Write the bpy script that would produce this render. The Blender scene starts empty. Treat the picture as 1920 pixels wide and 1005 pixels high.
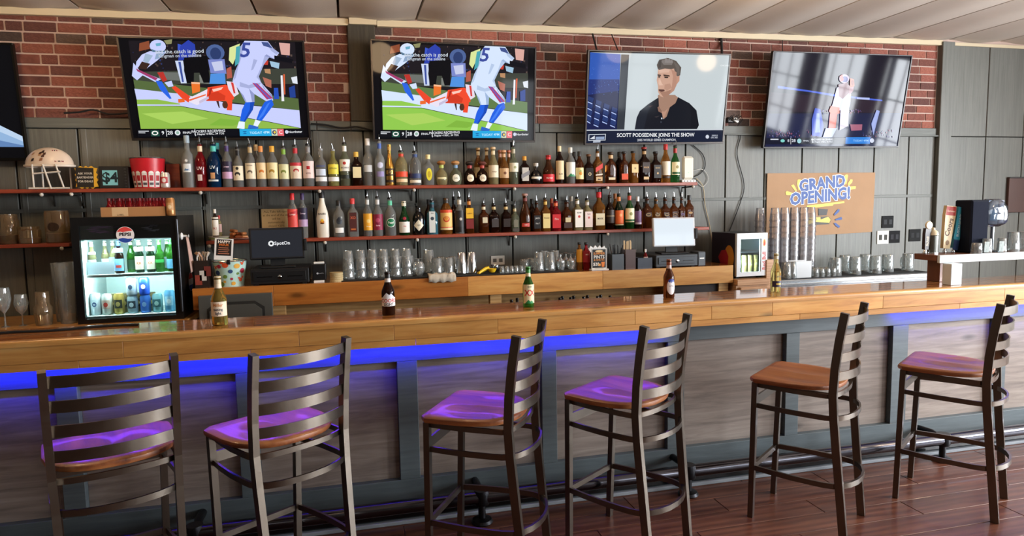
import bpy, math, random
from mathutils import Vector, Matrix
random.seed(7)
scene = bpy.context.scene
COL = scene.collection
PI = math.pi

# ------------------------------------------------------------------ camera
F_PX, CX, CY = 1245.9, 960.0, 502.5
CAM = Vector((0.0, 0.0, 1.641))
CR = Vector((0.97033, -0.24110, -0.01788))
CD = Vector((-0.04021, -0.08803, -0.99531))
CF = Vector((0.23840, 0.96650, -0.09511))
cam = bpy.data.cameras.new('camera')
cam.sensor_width = 36.0
cam.lens = F_PX / 1920 * 36.0
cam.clip_start = 0.05
camo = bpy.data.objects.new('camera', cam)
COL.objects.link(camo)
camo.matrix_world = Matrix(((CR.x, -CD.x, -CF.x, CAM.x), (CR.y, -CD.y, -CF.y, CAM.y), (CR.z, -CD.z, -CF.z, CAM.z), (0, 0, 0, 1)))
scene.camera = camo

# ------------------------------------------------------------------ world, light, exposure
world = bpy.data.worlds.new('world')
scene.world = world
world.use_nodes = True
world.node_tree.nodes['Background'].inputs[0].default_value = (0.75, 0.86, 1.0, 1)
world.node_tree.nodes['Background'].inputs[1].default_value = 1.2

def area(name, loc, target, sx, sy, power, color, spread=math.pi):
    l = bpy.data.lights.new(name, 'AREA')
    l.shape = 'RECTANGLE'; l.size = sx; l.size_y = sy; l.energy = power; l.color = color; l.spread = spread
    o = bpy.data.objects.new(name, l)
    o.location = loc
    o.rotation_euler = (Vector(target) - Vector(loc)).to_track_quat('-Z', 'Y').to_euler()
    COL.objects.link(o)
    return o
# daylight standing in the three window openings of the right wall and the two of the rear wall
for wy in (2.15, 0.55, -1.05):
    area('window_daylight', (8.42, wy, 1.75), (0, wy, 1.55), 1.15, 1.7, 330, (0.90, 0.95, 1.0))
for wx in (4.9, 6.9):
    area('window_daylight', (wx, -3.45, 1.75), (wx, 3, 1.6), 1.5, 1.7, 60, (0.92, 0.96, 1.0))
# warm lamps: unseen aisle ones added to light the wall, others in dining room
for lx, ly, lz, e in ((-1.9, 3.95, 2.8, 27), (.5, 3.95, 2.8, 20), (2.9, 3.95, 2.8, 11), (5.58, 1.57, 2.49, 34), (-.4, .4, 2.8, 5)):
    l = bpy.data.lights.new('unseen_warm_lamp', 'POINT'); l.energy = e; l.color = (1.0, 0.68, 0.38); l.shadow_soft_size = 0.14
    o = bpy.data.objects.new('unseen_warm_lamp', l); o.location = (lx, ly, lz); COL.objects.link(o)
vs = scene.view_settings
vs.view_transform = 'Standard'
vs.look = 'None'
vs.exposure = 0.3
vs.gamma = 1.0
vs.use_curve_mapping = False
cy = scene.cycles
cy.use_denoising = True
cy.max_bounces = 10
cy.transmission_bounces = 8
cy.transparent_max_bounces = 24
cy.glossy_bounces = 4
cy.diffuse_bounces = 3
cy.caustics_reflective = False
cy.caustics_refractive = False
cy.sample_clamp_indirect = 4.0

# ------------------------------------------------------------------ helpers
def at(px, py, Y=None, Z=None, X=None):
    v = CF + CR * ((px - CX) / F_PX) + CD * ((py - CY) / F_PX)
    if Y is not None: t = (Y - CAM.y) / v.y
    elif Z is not None: t = (Z - CAM.z) / v.z
    else: t = (X - CAM.x) / v.x
    return CAM + v * t
def ppm(px, Y):                       # pixels per metre at depth plane Y
    p = at(px, 400, Y=Y)
    return F_PX / (p - CAM).dot(CF)
def lin(c):
    if isinstance(c, str):
        c = c.lstrip('#'); c = [int(c[i:i + 2], 16) / 255 for i in (0, 2, 4)]
    return tuple((x / 12.92 if x <= 0.04045 else ((x + 0.055) / 1.055) ** 2.4) for x in c[:3]) + (1.0,)

class MB:
    def __init__(s): s.v = []; s.f = []; s.m = []; s.k = 0
    def mat(s, k): s.k = k; return s
    def add(s, vs, fs):
        b = len(s.v); s.v += [tuple(x) for x in vs]
        for f in fs: s.f.append(tuple(b + i for i in f)); s.m.append(s.k)
        return s
    def box(s, x0, x1, y0, y1, z0, z1, c=0.0):
        if c <= 0:
            return s.add([(x, y, z) for x in (x0, x1) for y in (y0, y1) for z in (z0, z1)],
                         [(0, 1, 3, 2), (4, 6, 7, 5), (0, 4, 5, 1), (2, 3, 7, 6), (0, 2, 6, 4), (1, 5, 7, 3)])
        c = min(c, (x1 - x0) * .49, (y1 - y0) * .49, (z1 - z0) * .49)
        vs = []; idx = {}
        for i, sx in enumerate((x0, x1)):
            for j, sy in enumerate((y0, y1)):
                for k, sz in enumerate((z0, z1)):
                    dx = c if i == 0 else -c; dy = c if j == 0 else -c; dz = c if k == 0 else -c
                    for a, p in enumerate(((sx, sy + dy, sz + dz), (sx + dx, sy, sz + dz), (sx + dx, sy + dy, sz))):
                        idx[i, j, k, a] = len(vs); vs.append(p)
        I = lambda i, j, k, a: idx[i, j, k, a]
        fs = []
        for i in (0, 1): fs.append([I(i, 0, 0, 0), I(i, 1, 0, 0), I(i, 1, 1, 0), I(i, 0, 1, 0)])
        for j in (0, 1): fs.append([I(0, j, 0, 1), I(1, j, 0, 1), I(1, j, 1, 1), I(0, j, 1, 1)])
        for k in (0, 1): fs.append([I(0, 0, k, 2), I(1, 0, k, 2), I(1, 1, k, 2), I(0, 1, k, 2)])
        for i in (0, 1):
            for j in (0, 1): fs.append([I(i, j, 0, 0), I(i, j, 0, 1), I(i, j, 1, 1), I(i, j, 1, 0)])
            for k in (0, 1): fs.append([I(i, 0, k, 0), I(i, 0, k, 2), I(i, 1, k, 2), I(i, 1, k, 0)])
        for j in (0, 1):
            for k in (0, 1): fs.append([I(0, j, k, 1), I(0, j, k, 2), I(1, j, k, 2), I(1, j, k, 1)])
        for i in (0, 1):
            for j in (0, 1):
                for k in (0, 1): fs.append([I(i, j, k, 0), I(i, j, k, 1), I(i, j, k, 2)])
        return s.add(vs, fs)
    def lathe(s, prof, n=16, cx=0, cy=0, cz=0, ex=2.0, dy=1.0, close=True):
        vs = []; fs = []
        for r, z in prof:
            for i in range(n):
                a = 2 * PI * (i + .5) / n
                ca, sa = math.cos(a), math.sin(a)
                k = 1.0
                if ex > 2: k = (abs(ca) ** ex + abs(sa) ** ex) ** (-1 / ex)
                vs.append((cx + r * k * ca, cy + r * k * sa * dy, cz + z))
        m = len(prof)
        for j in range(m - 1):
            for i in range(n):
                q = (i + 1) % n
                fs.append((j * n + i, j * n + q, (j + 1) * n + q, (j + 1) * n + i))
        if close:
            if prof[0][0] > 1e-6: fs.append(tuple(range(n - 1, -1, -1)))
            if prof[-1][0] > 1e-6: fs.append(tuple((m - 1) * n + i for i in range(n)))
        return s.add(vs, fs)
    def tube(s, pts, r, n=8, sq=None, up=None):
        """swept tube; sq=(w,h) gives a rectangular section"""
        pts = [Vector(p) for p in pts]
        vs = []; fs = []
        N = None
        for i, p in enumerate(pts):
            t = (pts[min(i + 1, len(pts) - 1)] - pts[max(i - 1, 0)]).normalized()
            if N is None:
                N = Vector(up) if up else (Vector((0, 0, 1)) if abs(t.z) < .9 else Vector((1, 0, 0)))
            elif up: N = Vector(up)
            N = (N - t * N.dot(t)).normalized(); B = t.cross(N)
            rr = r[i] if isinstance(r, (list, tuple)) else r
            if sq:
                for a, b in ((-1, -1), (1, -1), (1, 1), (-1, 1)): vs.append(p + B * (a * sq[0] / 2) + N * (b * sq[1] / 2))
            else:
                for k in range(n): a = 2 * PI * k / n; vs.append(p + (B * math.cos(a) + N * math.sin(a)) * rr)
        if sq: n = 4
        for j in range(len(pts) - 1):
            for i in range(n):
                q = (i + 1) % n; fs.append((j * n + i, j * n + q, (j + 1) * n + q, (j + 1) * n + i))
        fs.append(tuple(range(n - 1, -1, -1))); fs.append(tuple((len(pts) - 1) * n + i for i in range(n)))
        return s.add(vs, fs)
    def prism(s, poly, y0, y1):            # polygon in xz extruded along y
        n = len(poly)
        vs = [(x, y0, z) for x, z in poly] + [(x, y1, z) for x, z in poly]
        fs = [tuple(range(n)), tuple(range(2 * n - 1, n - 1, -1))] + [(i, i + n, (i + 1) % n + n, (i + 1) % n) for i in range(n)]
        return s.add(vs, fs)
    def xf(s, M):
        s.v = [tuple(M @ Vector(p)) for p in s.v]; return s
    def mesh(s, name, mats, smooth=False):
        me = bpy.data.meshes.new(name)
        me.from_pydata(s.v, [], s.f)
        for m in (mats if isinstance(mats, (list, tuple)) else [mats]): me.materials.append(m)
        if any(s.m): me.polygons.foreach_set('material_index', s.m)
        if smooth:
            me.polygons.foreach_set('use_smooth', [True] * len(s.f))
        me.update()
        import bmesh as _b
        b = _b.new(); b.from_mesh(me); _b.ops.recalc_face_normals(b, faces=b.faces)
        if smooth:
            for e in b.edges:
                if len(e.link_faces) == 2 and e.calc_face_angle(0) > .7: e.smooth = False
        b.to_mesh(me); b.free()
        return me
    def build(s, name, mats, parent=None, smooth=False, loc=None):
        return link(name, s.mesh(name, mats, smooth), parent, loc)

def link(name, me, parent=None, loc=None):
    o = bpy.data.objects.new(name, me); COL.objects.link(o)
    if parent is not None: o.parent = parent
    if loc is not None: o.location = loc
    return o
def tag(o, label=None, cat=None, group=None, kind=None):
    if label: o['label'] = label
    if cat: o['category'] = cat
    if group: o['group'] = group
    if kind: o['kind'] = kind
    return o
def thing(name, label, cat, loc=(0, 0, 0), rotz=0, group=None):
    o = bpy.data.objects.new(name, None); COL.objects.link(o)
    o.empty_display_size = .05
    o.location = loc; o.rotation_euler = (0, 0, rotz)
    return tag(o, label, cat, group)
def dup(o, loc=None, rot=None, label=None, group=None):
    r = o.copy(); COL.objects.link(r)
    if loc is not None: r.location = loc
    if rot is not None: r.rotation_euler = rot
    if label: r['label'] = label
    if group: r['group'] = group
    for ch in list(o.children):
        c = ch.copy(); COL.objects.link(c); c.parent = r
        for g in list(ch.children):
            d = g.copy(); COL.objects.link(d); d.parent = c
    return r

# flat print: coloured polygons and lettering in one mesh, colour attribute per face
_txt = {}
def text_mesh(t, bold=0.0):
    k = (t, bold)
    if k not in _txt:
        c = bpy.data.curves.new('t', 'FONT'); c.body = t; c.align_x = 'CENTER'; c.align_y = 'CENTER'; c.resolution_u = 2; c.offset = bold; c.size = 1
        o = bpy.data.objects.new('t', c); me = o.to_mesh()
        _txt[k] = ([(v.co.x, v.co.y) for v in me.vertices], [tuple(p.vertices) for p in me.polygons])
        o.to_mesh_clear(); bpy.data.objects.remove(o); bpy.data.curves.remove(c)
    return _txt[k]
class Art:
    """pieces in (u, v); mapping turns (u, v, layer height) into a point"""
    def __init__(s): s.p = []; s.n = 0
    def poly(s, pts, col): s.p.append(([tuple(p) for p in pts], [tuple(range(len(pts)))], col)); return s
    def rect(s, u0, v0, u1, v1, col): return s.poly([(u0, v0), (u1, v0), (u1, v1), (u0, v1)], col)
    def ell(s, u, v, ru, rv, col, n=16, a0=0, a1=2 * PI):
        m = n if a1 - a0 > 6.2 else n + 1
        return s.poly([(u + ru * math.cos(a0 + (a1 - a0) * i / n), v + rv * math.sin(a0 + (a1 - a0) * i / n)) for i in range(m)], col)
    def text(s, t, u, v, size, col, bold=0.012, sx=1.0, rot=0, shear=0, flip=1):
        vs, fs = text_mesh(t, bold); c, sn = math.cos(rot), math.sin(rot); out = []
        for x, y in vs:
            x = (x + shear * y) * size * sx; y = y * size
            out.append((u + c * x - sn * y, v + flip * (sn * x + c * y)))
        s.p.append((out, fs, col)); return s
    def sliced(s, du):
        out = []
        def clip(P, k, keep_lo):
            R_ = []
            for i in range(len(P)):
                a, b = P[i], P[(i + 1) % len(P)]
                ia, ib = (a[0] <= k, b[0] <= k) if keep_lo else (a[0] >= k, b[0] >= k)
                if ia: R_.append(a)
                if ia != ib: t = (k - a[0]) / (b[0] - a[0]); R_.append((k, a[1] + t * (b[1] - a[1])))
            return R_
        for vs, fs, col in s.p:
            V = []; Fc = []
            for f in fs:
                P = [vs[i] for i in f]; lo, hi = min(p[0] for p in P), max(p[0] for p in P)
                for j in range(math.floor(lo / du), math.floor((hi - 1e-9) / du) + 1):
                    Q = clip(clip(P, j * du, False), (j + 1) * du, True)
                    if len(Q) > 2: Fc.append(tuple(range(len(V), len(V) + len(Q)))); V += Q
            out.append((V, Fc, col))
        s.p = out; return s
    def mesh(s, name, mp, mat, step=.0003):
        me = bpy.data.meshes.new(name); V = []; Fc = []; C = []
        for i, (vs, fs, col) in enumerate(s.p):
            b = len(V); V += [tuple(mp(u, v, i * step)) for u, v in vs]
            for f in fs: Fc.append(tuple(b + k for k in f)); C.append(lin(col))
        me.from_pydata(V, [], Fc)
        a = me.color_attributes.new('Col', 'FLOAT_COLOR', 'CORNER')
        d = []
        for p, c in zip(me.polygons, C):
            d += list(c) * p.loop_total
        a.data.foreach_set('color', d)
        me.materials.append(mat); me.update()
        return me
def ondir(o, u, ax, up, n):
    o, ax, up, n = Vector(o), Vector(ax), Vector(up), Vector(n)
    return lambda a, b, h: o + ax * a + up * b + n * h
FRONT = lambda x, y, z: ondir((x, y, z), 0, (1, 0, 0), (0, 0, 1), (0, -1, 0))
def oncyl(r, eps=.0006, taper=0.0):
    return lambda u, v, h: ((r + eps + h + taper * v) * math.sin(u / r), -(r + eps + h + taper * v) * math.cos(u / r), v)

# ------------------------------------------------------------------ materials
def nodes(name):
    m = bpy.data.materials.new(name); m.use_nodes = True
    nt = m.node_tree; return m, nt, nt.nodes['Principled BSDF']
_m = {}
def plain(col, rough=.5, metal=0.0, spec=.5, coat=0.0, bump=0.0, bscale=80, emit=0, name=None, var=0.0):
    k = (col if isinstance(col, str) else tuple(col), rough, metal, spec, coat, bump, bscale, emit, var)
    if k in _m: return _m[k]
    m, nt, b = nodes(name or 'mat_%d' % len(_m))
    c = lin(col)
    b.inputs['Base Color'].default_value = c
    b.inputs['Roughness'].default_value = rough; b.inputs['Metallic'].default_value = metal
    b.inputs['Specular IOR Level'].default_value = spec; b.inputs['Coat Weight'].default_value = coat
    b.inputs['Coat Roughness'].default_value = .08
    if emit:
        b.inputs['Emission Color'].default_value = c; b.inputs['Emission Strength'].default_value = emit
    tc = nt.nodes.new('ShaderNodeTexCoord')
    nz = nt.nodes.new('ShaderNodeTexNoise'); nz.inputs['Scale'].default_value = bscale; nz.inputs['Detail'].default_value = 3
    nt.links.new(tc.outputs['Object'], nz.inputs['Vector'])
    mr = nt.nodes.new('ShaderNodeMapRange')
    mr.inputs['To Min'].default_value = max(.02, rough - .05); mr.inputs['To Max'].default_value = min(1, rough + .05)
    nt.links.new(nz.outputs[0], mr.inputs['Value']); nt.links.new(mr.outputs[0], b.inputs['Roughness'])
    if var:
        hs = nt.nodes.new('ShaderNodeHueSaturation'); hs.inputs['Color'].default_value = c
        m2 = nt.nodes.new('ShaderNodeMapRange'); m2.inputs['To Min'].default_value = 1 - var; m2.inputs['To Max'].default_value = 1 + var
        n2 = nt.nodes.new('ShaderNodeTexNoise'); n2.inputs['Scale'].default_value = 4; nt.links.new(tc.outputs['Object'], n2.inputs['Vector'])
        nt.links.new(n2.outputs[0], m2.inputs['Value']); nt.links.new(m2.outputs[0], hs.inputs['Value']); nt.links.new(hs.outputs[0], b.inputs['Base Color'])
    if bump:
        bp = nt.nodes.new('ShaderNodeBump'); bp.inputs['Strength'].default_value = bump; bp.inputs['Distance'].default_value = .002
        nt.links.new(nz.outputs[0], bp.inputs['Height']); nt.links.new(bp.outputs[0], b.inputs['Normal'])
    _m[k] = m
    return m
def wood(name, c1, c2, c3, rough=.4, coat=0.0, grain=(1.2, 14, 14), var=.18, bump=.15, rings=True, knots=False, hue=0.0, sc=3.0):
    """board material: grain runs along local x; every board gets its own cut and tone"""
    m, nt, b = nodes(name); L = nt.links; N = nt.nodes
    tc = N.new('ShaderNodeTexCoord'); oi = N.new('ShaderNodeObjectInfo')
    off = N.new('ShaderNodeVectorMath'); off.operation = 'SCALE'; off.inputs[0].default_value = (17.3, 9.1, 23.7)
    L.new(oi.outputs['Random'], off.inputs['Scale'])
    ad = N.new('ShaderNodeVectorMath'); ad.operation = 'ADD'; L.new(tc.outputs['Object'], ad.inputs[0]); L.new(off.outputs[0], ad.inputs[1])
    mp = N.new('ShaderNodeMapping'); mp.inputs['Scale'].default_value = grain; L.new(ad.outputs[0], mp.inputs['Vector'])
    n1 = N.new('ShaderNodeTexNoise'); n1.inputs['Scale'].default_value = sc; n1.inputs['Detail'].default_value = 8; n1.inputs['Roughness'].default_value = .62; n1.inputs['Distortion'].default_value = .6
    L.new(mp.outputs[0], n1.inputs['Vector'])
    fac = n1.outputs[0]
    if rings:
        wv = N.new('ShaderNodeTexWave'); wv.wave_type = 'RINGS'; wv.rings_direction = 'X'; wv.inputs['Scale'].default_value = sc * .5
        wv.inputs['Distortion'].default_value = 5; wv.inputs['Detail'].default_value = 3; wv.inputs['Detail Scale'].default_value = 1.2
        L.new(mp.outputs[0], wv.inputs['Vector'])
        mx = N.new('ShaderNodeMix'); mx.inputs['Factor'].default_value = .22
        L.new(n1.outputs[0], mx.inputs['A']); L.new(wv.outputs[1], mx.inputs['B']); fac = mx.outputs['Result']
    cr = N.new('ShaderNodeValToRGB'); e = cr.color_ramp.elements
    e[0].position = .25; e[0].color = lin(c1); e[1].position = .75; e[1].color = lin(c3)
    k = e.new(.5); k.color = lin(c2)
    L.new(fac, cr.inputs[0])
    hs = N.new('ShaderNodeHueSaturation'); L.new(cr.outputs[0], hs.inputs['Color'])
    mr = N.new('ShaderNodeMapRange'); mr.inputs['To Min'].default_value = 1 - var; mr.inputs['To Max'].default_value = 1 + var
    L.new(oi.outputs['Random'], mr.inputs['Value']); L.new(mr.outputs[0], hs.inputs['Value'])
    out = hs.outputs[0]
    if knots:
        v = N.new('ShaderNodeTexVoronoi'); v.inputs['Scale'].default_value = 1.0
        m2 = N.new('ShaderNodeMapping'); m2.inputs['Scale'].default_value = (2.1, 3, 6.0); L.new(ad.outputs[0], m2.inputs['Vector']); L.new(m2.outputs[0], v.inputs['Vector'])
        r2 = N.new('ShaderNodeMapRange'); r2.inputs['From Min'].default_value = .05; r2.inputs['From Max'].default_value = .17; r2.inputs['To Min'].default_value = .35; r2.inputs['To Max'].default_value = 1
        L.new(v.outputs['Distance'], r2.inputs['Value'])
        mm = N.new('ShaderNodeMix'); mm.data_type = 'RGBA'; mm.blend_type = 'MULTIPLY'; mm.inputs['Factor'].default_value = 1
        L.new(out, mm.inputs['A']); L.new(r2.outputs[0], mm.inputs['B']); out = mm.outputs['Result']
    L.new(out, b.inputs['Base Color'])
    b.inputs['Roughness'].default_value = rough; b.inputs['Coat Weight'].default_value = coat; b.inputs['Coat Roughness'].default_value = .06
    bp = N.new('ShaderNodeBump'); bp.inputs['Strength'].default_value = bump; bp.inputs['Distance'].default_value = .003
    L.new(n1.outputs[0], bp.inputs['Height']); L.new(bp.outputs[0], b.inputs['Normal'])
    return m
def glass(name, col, rough=0.02, ior=1.3, trans=.8, mix=0.0, spec=.5):
    m, nt, b = nodes(name)
    b.inputs['Base Color'].default_value = lin(col); b.inputs['Roughness'].default_value = rough
    b.inputs['IOR'].default_value = ior; b.inputs['Transmission Weight'].default_value = trans
    nz = nt.nodes.new('ShaderNodeTexNoise'); nz.inputs['Scale'].default_value = 9
    mr = nt.nodes.new('ShaderNodeMapRange'); mr.inputs['To Min'].default_value = rough; mr.inputs['To Max'].default_value = rough + .05
    nt.links.new(nz.outputs[0], mr.inputs['Value']); nt.links.new(mr.outputs[0], b.inputs['Roughness'])
    return m
def thin_glass(name, tint='#f4f8f8', gloss=.12, rough=.03, veil=0.0, veilcol='#ffffff'):
    """thin clear wall: mostly see-through, Fresnel reflection, highlights painted as a pale film"""
    m = bpy.data.materials.new(name); m.use_nodes = True; nt = m.node_tree; nt.nodes.clear(); N = nt.nodes; L = nt.links
    out = N.new('ShaderNodeOutputMaterial'); t = N.new('ShaderNodeBsdfTransparent'); t.inputs[0].default_value = lin(tint)
    g = N.new('ShaderNodeBsdfGlossy'); g.inputs['Roughness'].default_value = rough
    nz = N.new('ShaderNodeTexNoise'); nz.inputs['Scale'].default_value = 6
    fr = N.new('ShaderNodeFresnel'); fr.inputs['IOR'].default_value = 1.5
    ma = N.new('ShaderNodeMath'); ma.operation = 'MULTIPLY_ADD'; ma.inputs[1].default_value = 1.0; ma.inputs[2].default_value = gloss * .3
    L.new(fr.outputs[0], ma.inputs[0])
    mx = N.new('ShaderNodeMixShader'); L.new(ma.outputs[0], mx.inputs[0]); L.new(t.outputs[0], mx.inputs[1]); L.new(g.outputs[0], mx.inputs[2])
    last = mx
    if veil:  # pale diffuse mix painted in so glass highlights show
        d = N.new('ShaderNodeBsdfDiffuse'); d.inputs[0].default_value = lin(veilcol)
        fm = N.new('ShaderNodeMath'); fm.operation = 'MULTIPLY'; fm.inputs[1].default_value = veil * 2; L.new(nz.outputs[0], fm.inputs[0])
        m2 = N.new('ShaderNodeMixShader'); L.new(fm.outputs[0], m2.inputs[0]); L.new(mx.outputs[0], m2.inputs[1]); L.new(d.outputs[0], m2.inputs[2]); last = m2
    L.new(last.outputs[0], out.inputs[0])
    return m
def print_mat(name, rough=.5, emit=0.0, spec=.4):
    m, nt, b = nodes(name)
    a = nt.nodes.new('ShaderNodeAttribute'); a.attribute_name = 'Col'
    b.inputs['Roughness'].default_value = rough; b.inputs['Specular IOR Level'].default_value = spec
    if emit:
        b.inputs['Base Color'].default_value = (.004, .004, .005, 1)
        nt.links.new(a.outputs['Color'], b.inputs['Emission Color']); b.inputs['Emission Strength'].default_value = emit
    else: nt.links.new(a.outputs['Color'], b.inputs['Base Color'])
    return m
PRINT = print_mat('printed_surface')
SCREEN = print_mat('lit_screen', .05, .86, .10)
BLACK = plain('#0c0c0d', .45); BLACKG = plain('#08080a', .2); DARK = plain('#1b1a1a', .5)
WHITE = plain('#e9e9e6', .45); STEEL = plain('#c9ccce', .25, 1.0); CHROME = plain('#dfe2e4', .12, 1.0)
RUBBER = plain('#101011', .8)

# ------------------------------------------------------------------ setting
WY = 5.525                                   # face of the back wall
M_BOARD = wood('grey_painted_board', '#5a5b55', '#656660', '#71726b', .5, 0, (16, 16, .7), .06, .35, False)
M_RAILP = wood('grey_painted_rail', '#555853', '#60635e', '#6b6e68', .55, 0, (1.0, 16, 16), .08, .4, False)
M_OLDPOST = wood('weathered_dark_board', '#2c2820', '#3a352b', '#4a4437', .7, 0, (16, 16, 1.0), .1, .5, False)
M_SHADOWGAP = plain('#0b0b0b', .9)
M_BAR = wood('varnished_hickory', '#a86e38', '#ca924e', '#d8aa66', .32, .4, (.8, 9, 9), .14, .04, False, True)
M_BARTOP = wood('lacquered_bar_top', '#8a5226', '#a96c33', '#bd8444', .22, 1.0, (.8, 9, 9), .08, .0, False)
M_SEAT = wood('oak_seat', '#55260f', '#95562f', '#b0713f', .45, .12, (7, .8, 7), .08, .4, True, False, 0, 2.4)
M_PANEL = wood('grey_brown_panel', '#5f534d', '#85786f', '#a0948a', .55, 0, (.6, 8, 8), .08, .3, False, True)
M_FRAMEP = wood('blue_grey_frame', '#4c5558', '#566064', '#60696d', .5, 0, (1.0, 14, 14), .05, .2, False)
M_FLOOR = wood('red_brown_floor_plank', '#4a261c', '#643a2a', '#7a4c38', .36, .15, (1.0, 11, 11), .16, .1, True)
M_SHELF = wood('stained_shelf_board', '#7a2f1e', '#8f3d27', '#9c4a31', .4, .2, (1.0, 14, 14), .06, .1, False)
M_STOOL = plain('#70675d', .34, 1.0, .5, .2, .1, 30, var=.3, name='dark_brushed_metal')
M_TRIM = plain('#d2c3a4', .5, name='cream_trim', bump=.1, var=.06)
M_CEIL = plain('#cdc2b5', .9, bump=.6, bscale=160, name='textured_ceiling_board', var=.05)
M_MORTAR = plain('#c4aca0', .9, bump=.5, bscale=120, name='mortar', var=.1)
def brick_mat(i, a, b_):
    m, nt, b = nodes('brick_clay_%d' % i); N = nt.nodes; L = nt.links
    tc = N.new('ShaderNodeTexCoord'); oi = N.new('ShaderNodeObjectInfo')
    ad = N.new('ShaderNodeVectorMath'); ad.operation = 'ADD'; L.new(tc.outputs['Object'], ad.inputs[0]); L.new(oi.outputs['Location'], ad.inputs[1])
    n = N.new('ShaderNodeTexNoise'); n.inputs['Scale'].default_value = 14; n.inputs['Detail'].default_value = 6; L.new(ad.outputs[0], n.inputs['Vector'])
    cr = N.new('ShaderNodeValToRGB'); e = cr.color_ramp.elements; e[0].position = .3; e[0].color = lin(a); e[1].position = .68; e[1].color = lin(b_)
    k = e.new(.8); k.color = lin('#a08078')
    L.new(n.outputs[0], cr.inputs[0])
    hs = N.new('ShaderNodeHueSaturation'); L.new(cr.outputs[0], hs.inputs['Color'])
    mr = N.new('ShaderNodeMapRange'); mr.inputs['To Min'].default_value = .6; mr.inputs['To Max'].default_value = 1.25
    L.new(oi.outputs['Random'], mr.inputs['Value']); L.new(mr.outputs[0], hs.inputs['Value']); L.new(hs.outputs[0], b.inputs['Base Color'])
    b.inputs['Roughness'].default_value = .8
    bp = N.new('ShaderNodeBump'); bp.inputs['Strength'].default_value = .7; bp.inputs['Distance'].default_value = .004
    L.new(n.outputs[0], bp.inputs['Height']); L.new(bp.outputs[0], b.inputs['Normal'])
    return m
BRICKM = [brick_mat(0, '#6a362c', '#8f5546'), brick_mat(1, '#7a4032', '#9c5e4c'), brick_mat(2, '#56302a', '#74463c'), brick_mat(3, '#463630', '#625048')]

def struct(name, mb, mats, loc=None, smooth=False):
    o = mb.build(name, mats, None, smooth, loc); o['kind'] = 'structure'; return o
def proj(P):
    q = Vector(P) - CAM; z = q.dot(CF)
    return CX + F_PX * q.dot(CR) / z, CY + F_PX * q.dot(CD) / z
ceilz = lambda x: 3.070 + .012 * (x - 1)     # the old ceiling runs slightly out of level

# floor
fl = struct('floor', MB().box(-4, 8.3, -3.4, 5.56, -.12, -.004), M_FLOOR)
pm = {}
r = 0; y = 1.62
while y < 3.52:
    x = -2.4 - (r * .47) % 1.22
    while x < 5.6:
        o = MB().box(-.608, .608, -.076, .076, -.004, 0, .0015).build('plank', M_FLOOR, fl) if not pm else link('plank', pm['m'], fl)
        pm['m'] = o.data
        o.location = (x + .61, y + .078, 0); x += 1.22
    y += .156; r += 1

# outer walls that light and reflections see, with the windows in the right and rear wall
PLASTER = plain('#6d675d', .85, bump=.3, name='painted_plaster')
def holed_wall(name, fixed, axis, lo, hi, holes, z0=0, z1=3.2, th=.12):
    mb = MB(); edges = sorted(holes); cur = lo
    def put(a, b, c, d):
        if axis == 'y': mb.box(fixed, fixed + th, a, b, c, d)
        else: mb.box(a, b, fixed - th, fixed, c, d)
    for a, b in edges:
        put(cur, a, z0, z1); put(a, b, z0, .85); put(a, b, 2.65, z1); cur = b
    put(cur, hi, z0, z1)
    return struct(name, mb, PLASTER)
RH = [(wy - .6, wy + .6) for wy in (2.15, .55, -1.05)]
BH = [(wx - .8, wx + .8) for wx in (4.9, 6.9)]
holed_wall('wall_right', 8.2, 'y', -3.3, 5.56, RH)
holed_wall('wall_rear', -3.2, 'x', -4, 8.2, BH)
holed_wall('wall_left', -4.12, 'y', -3.3, 5.56, [])
for i, (a, b) in enumerate(RH):
    mb = MB()
    for yy in (a, b - .04): mb.box(8.22, 8.28, yy, yy + .04, .85, 2.65)
    for k in range(1, 3): mb.box(8.24, 8.26, a + (b - a) * k / 3 - .01, a + (b - a) * k / 3 + .01, .85, 2.65)
    for zz in (.85, 2.61): mb.box(8.22, 8.28, a + .04, b - .04, zz, zz + .04)
    for zz in (1.4, 2.0): mb.box(8.24, 8.26, a + .04, b - .04, zz, zz + .02)
    struct('window_%d' % (i + 1), mb, WHITE)
for i, (a, b) in enumerate(BH):
    mb = MB()
    for xx in (a, (a + b) / 2 - .02, b - .04): mb.box(xx, xx + .04, -3.28, -3.22, .85, 2.65)
    for zz in (.85, 1.9, 2.61): mb.box(a + .04, b - .04, -3.27, -3.23, zz, zz + .04)
    struct('window_%d' % (i + 4), mb, WHITE)

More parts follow.
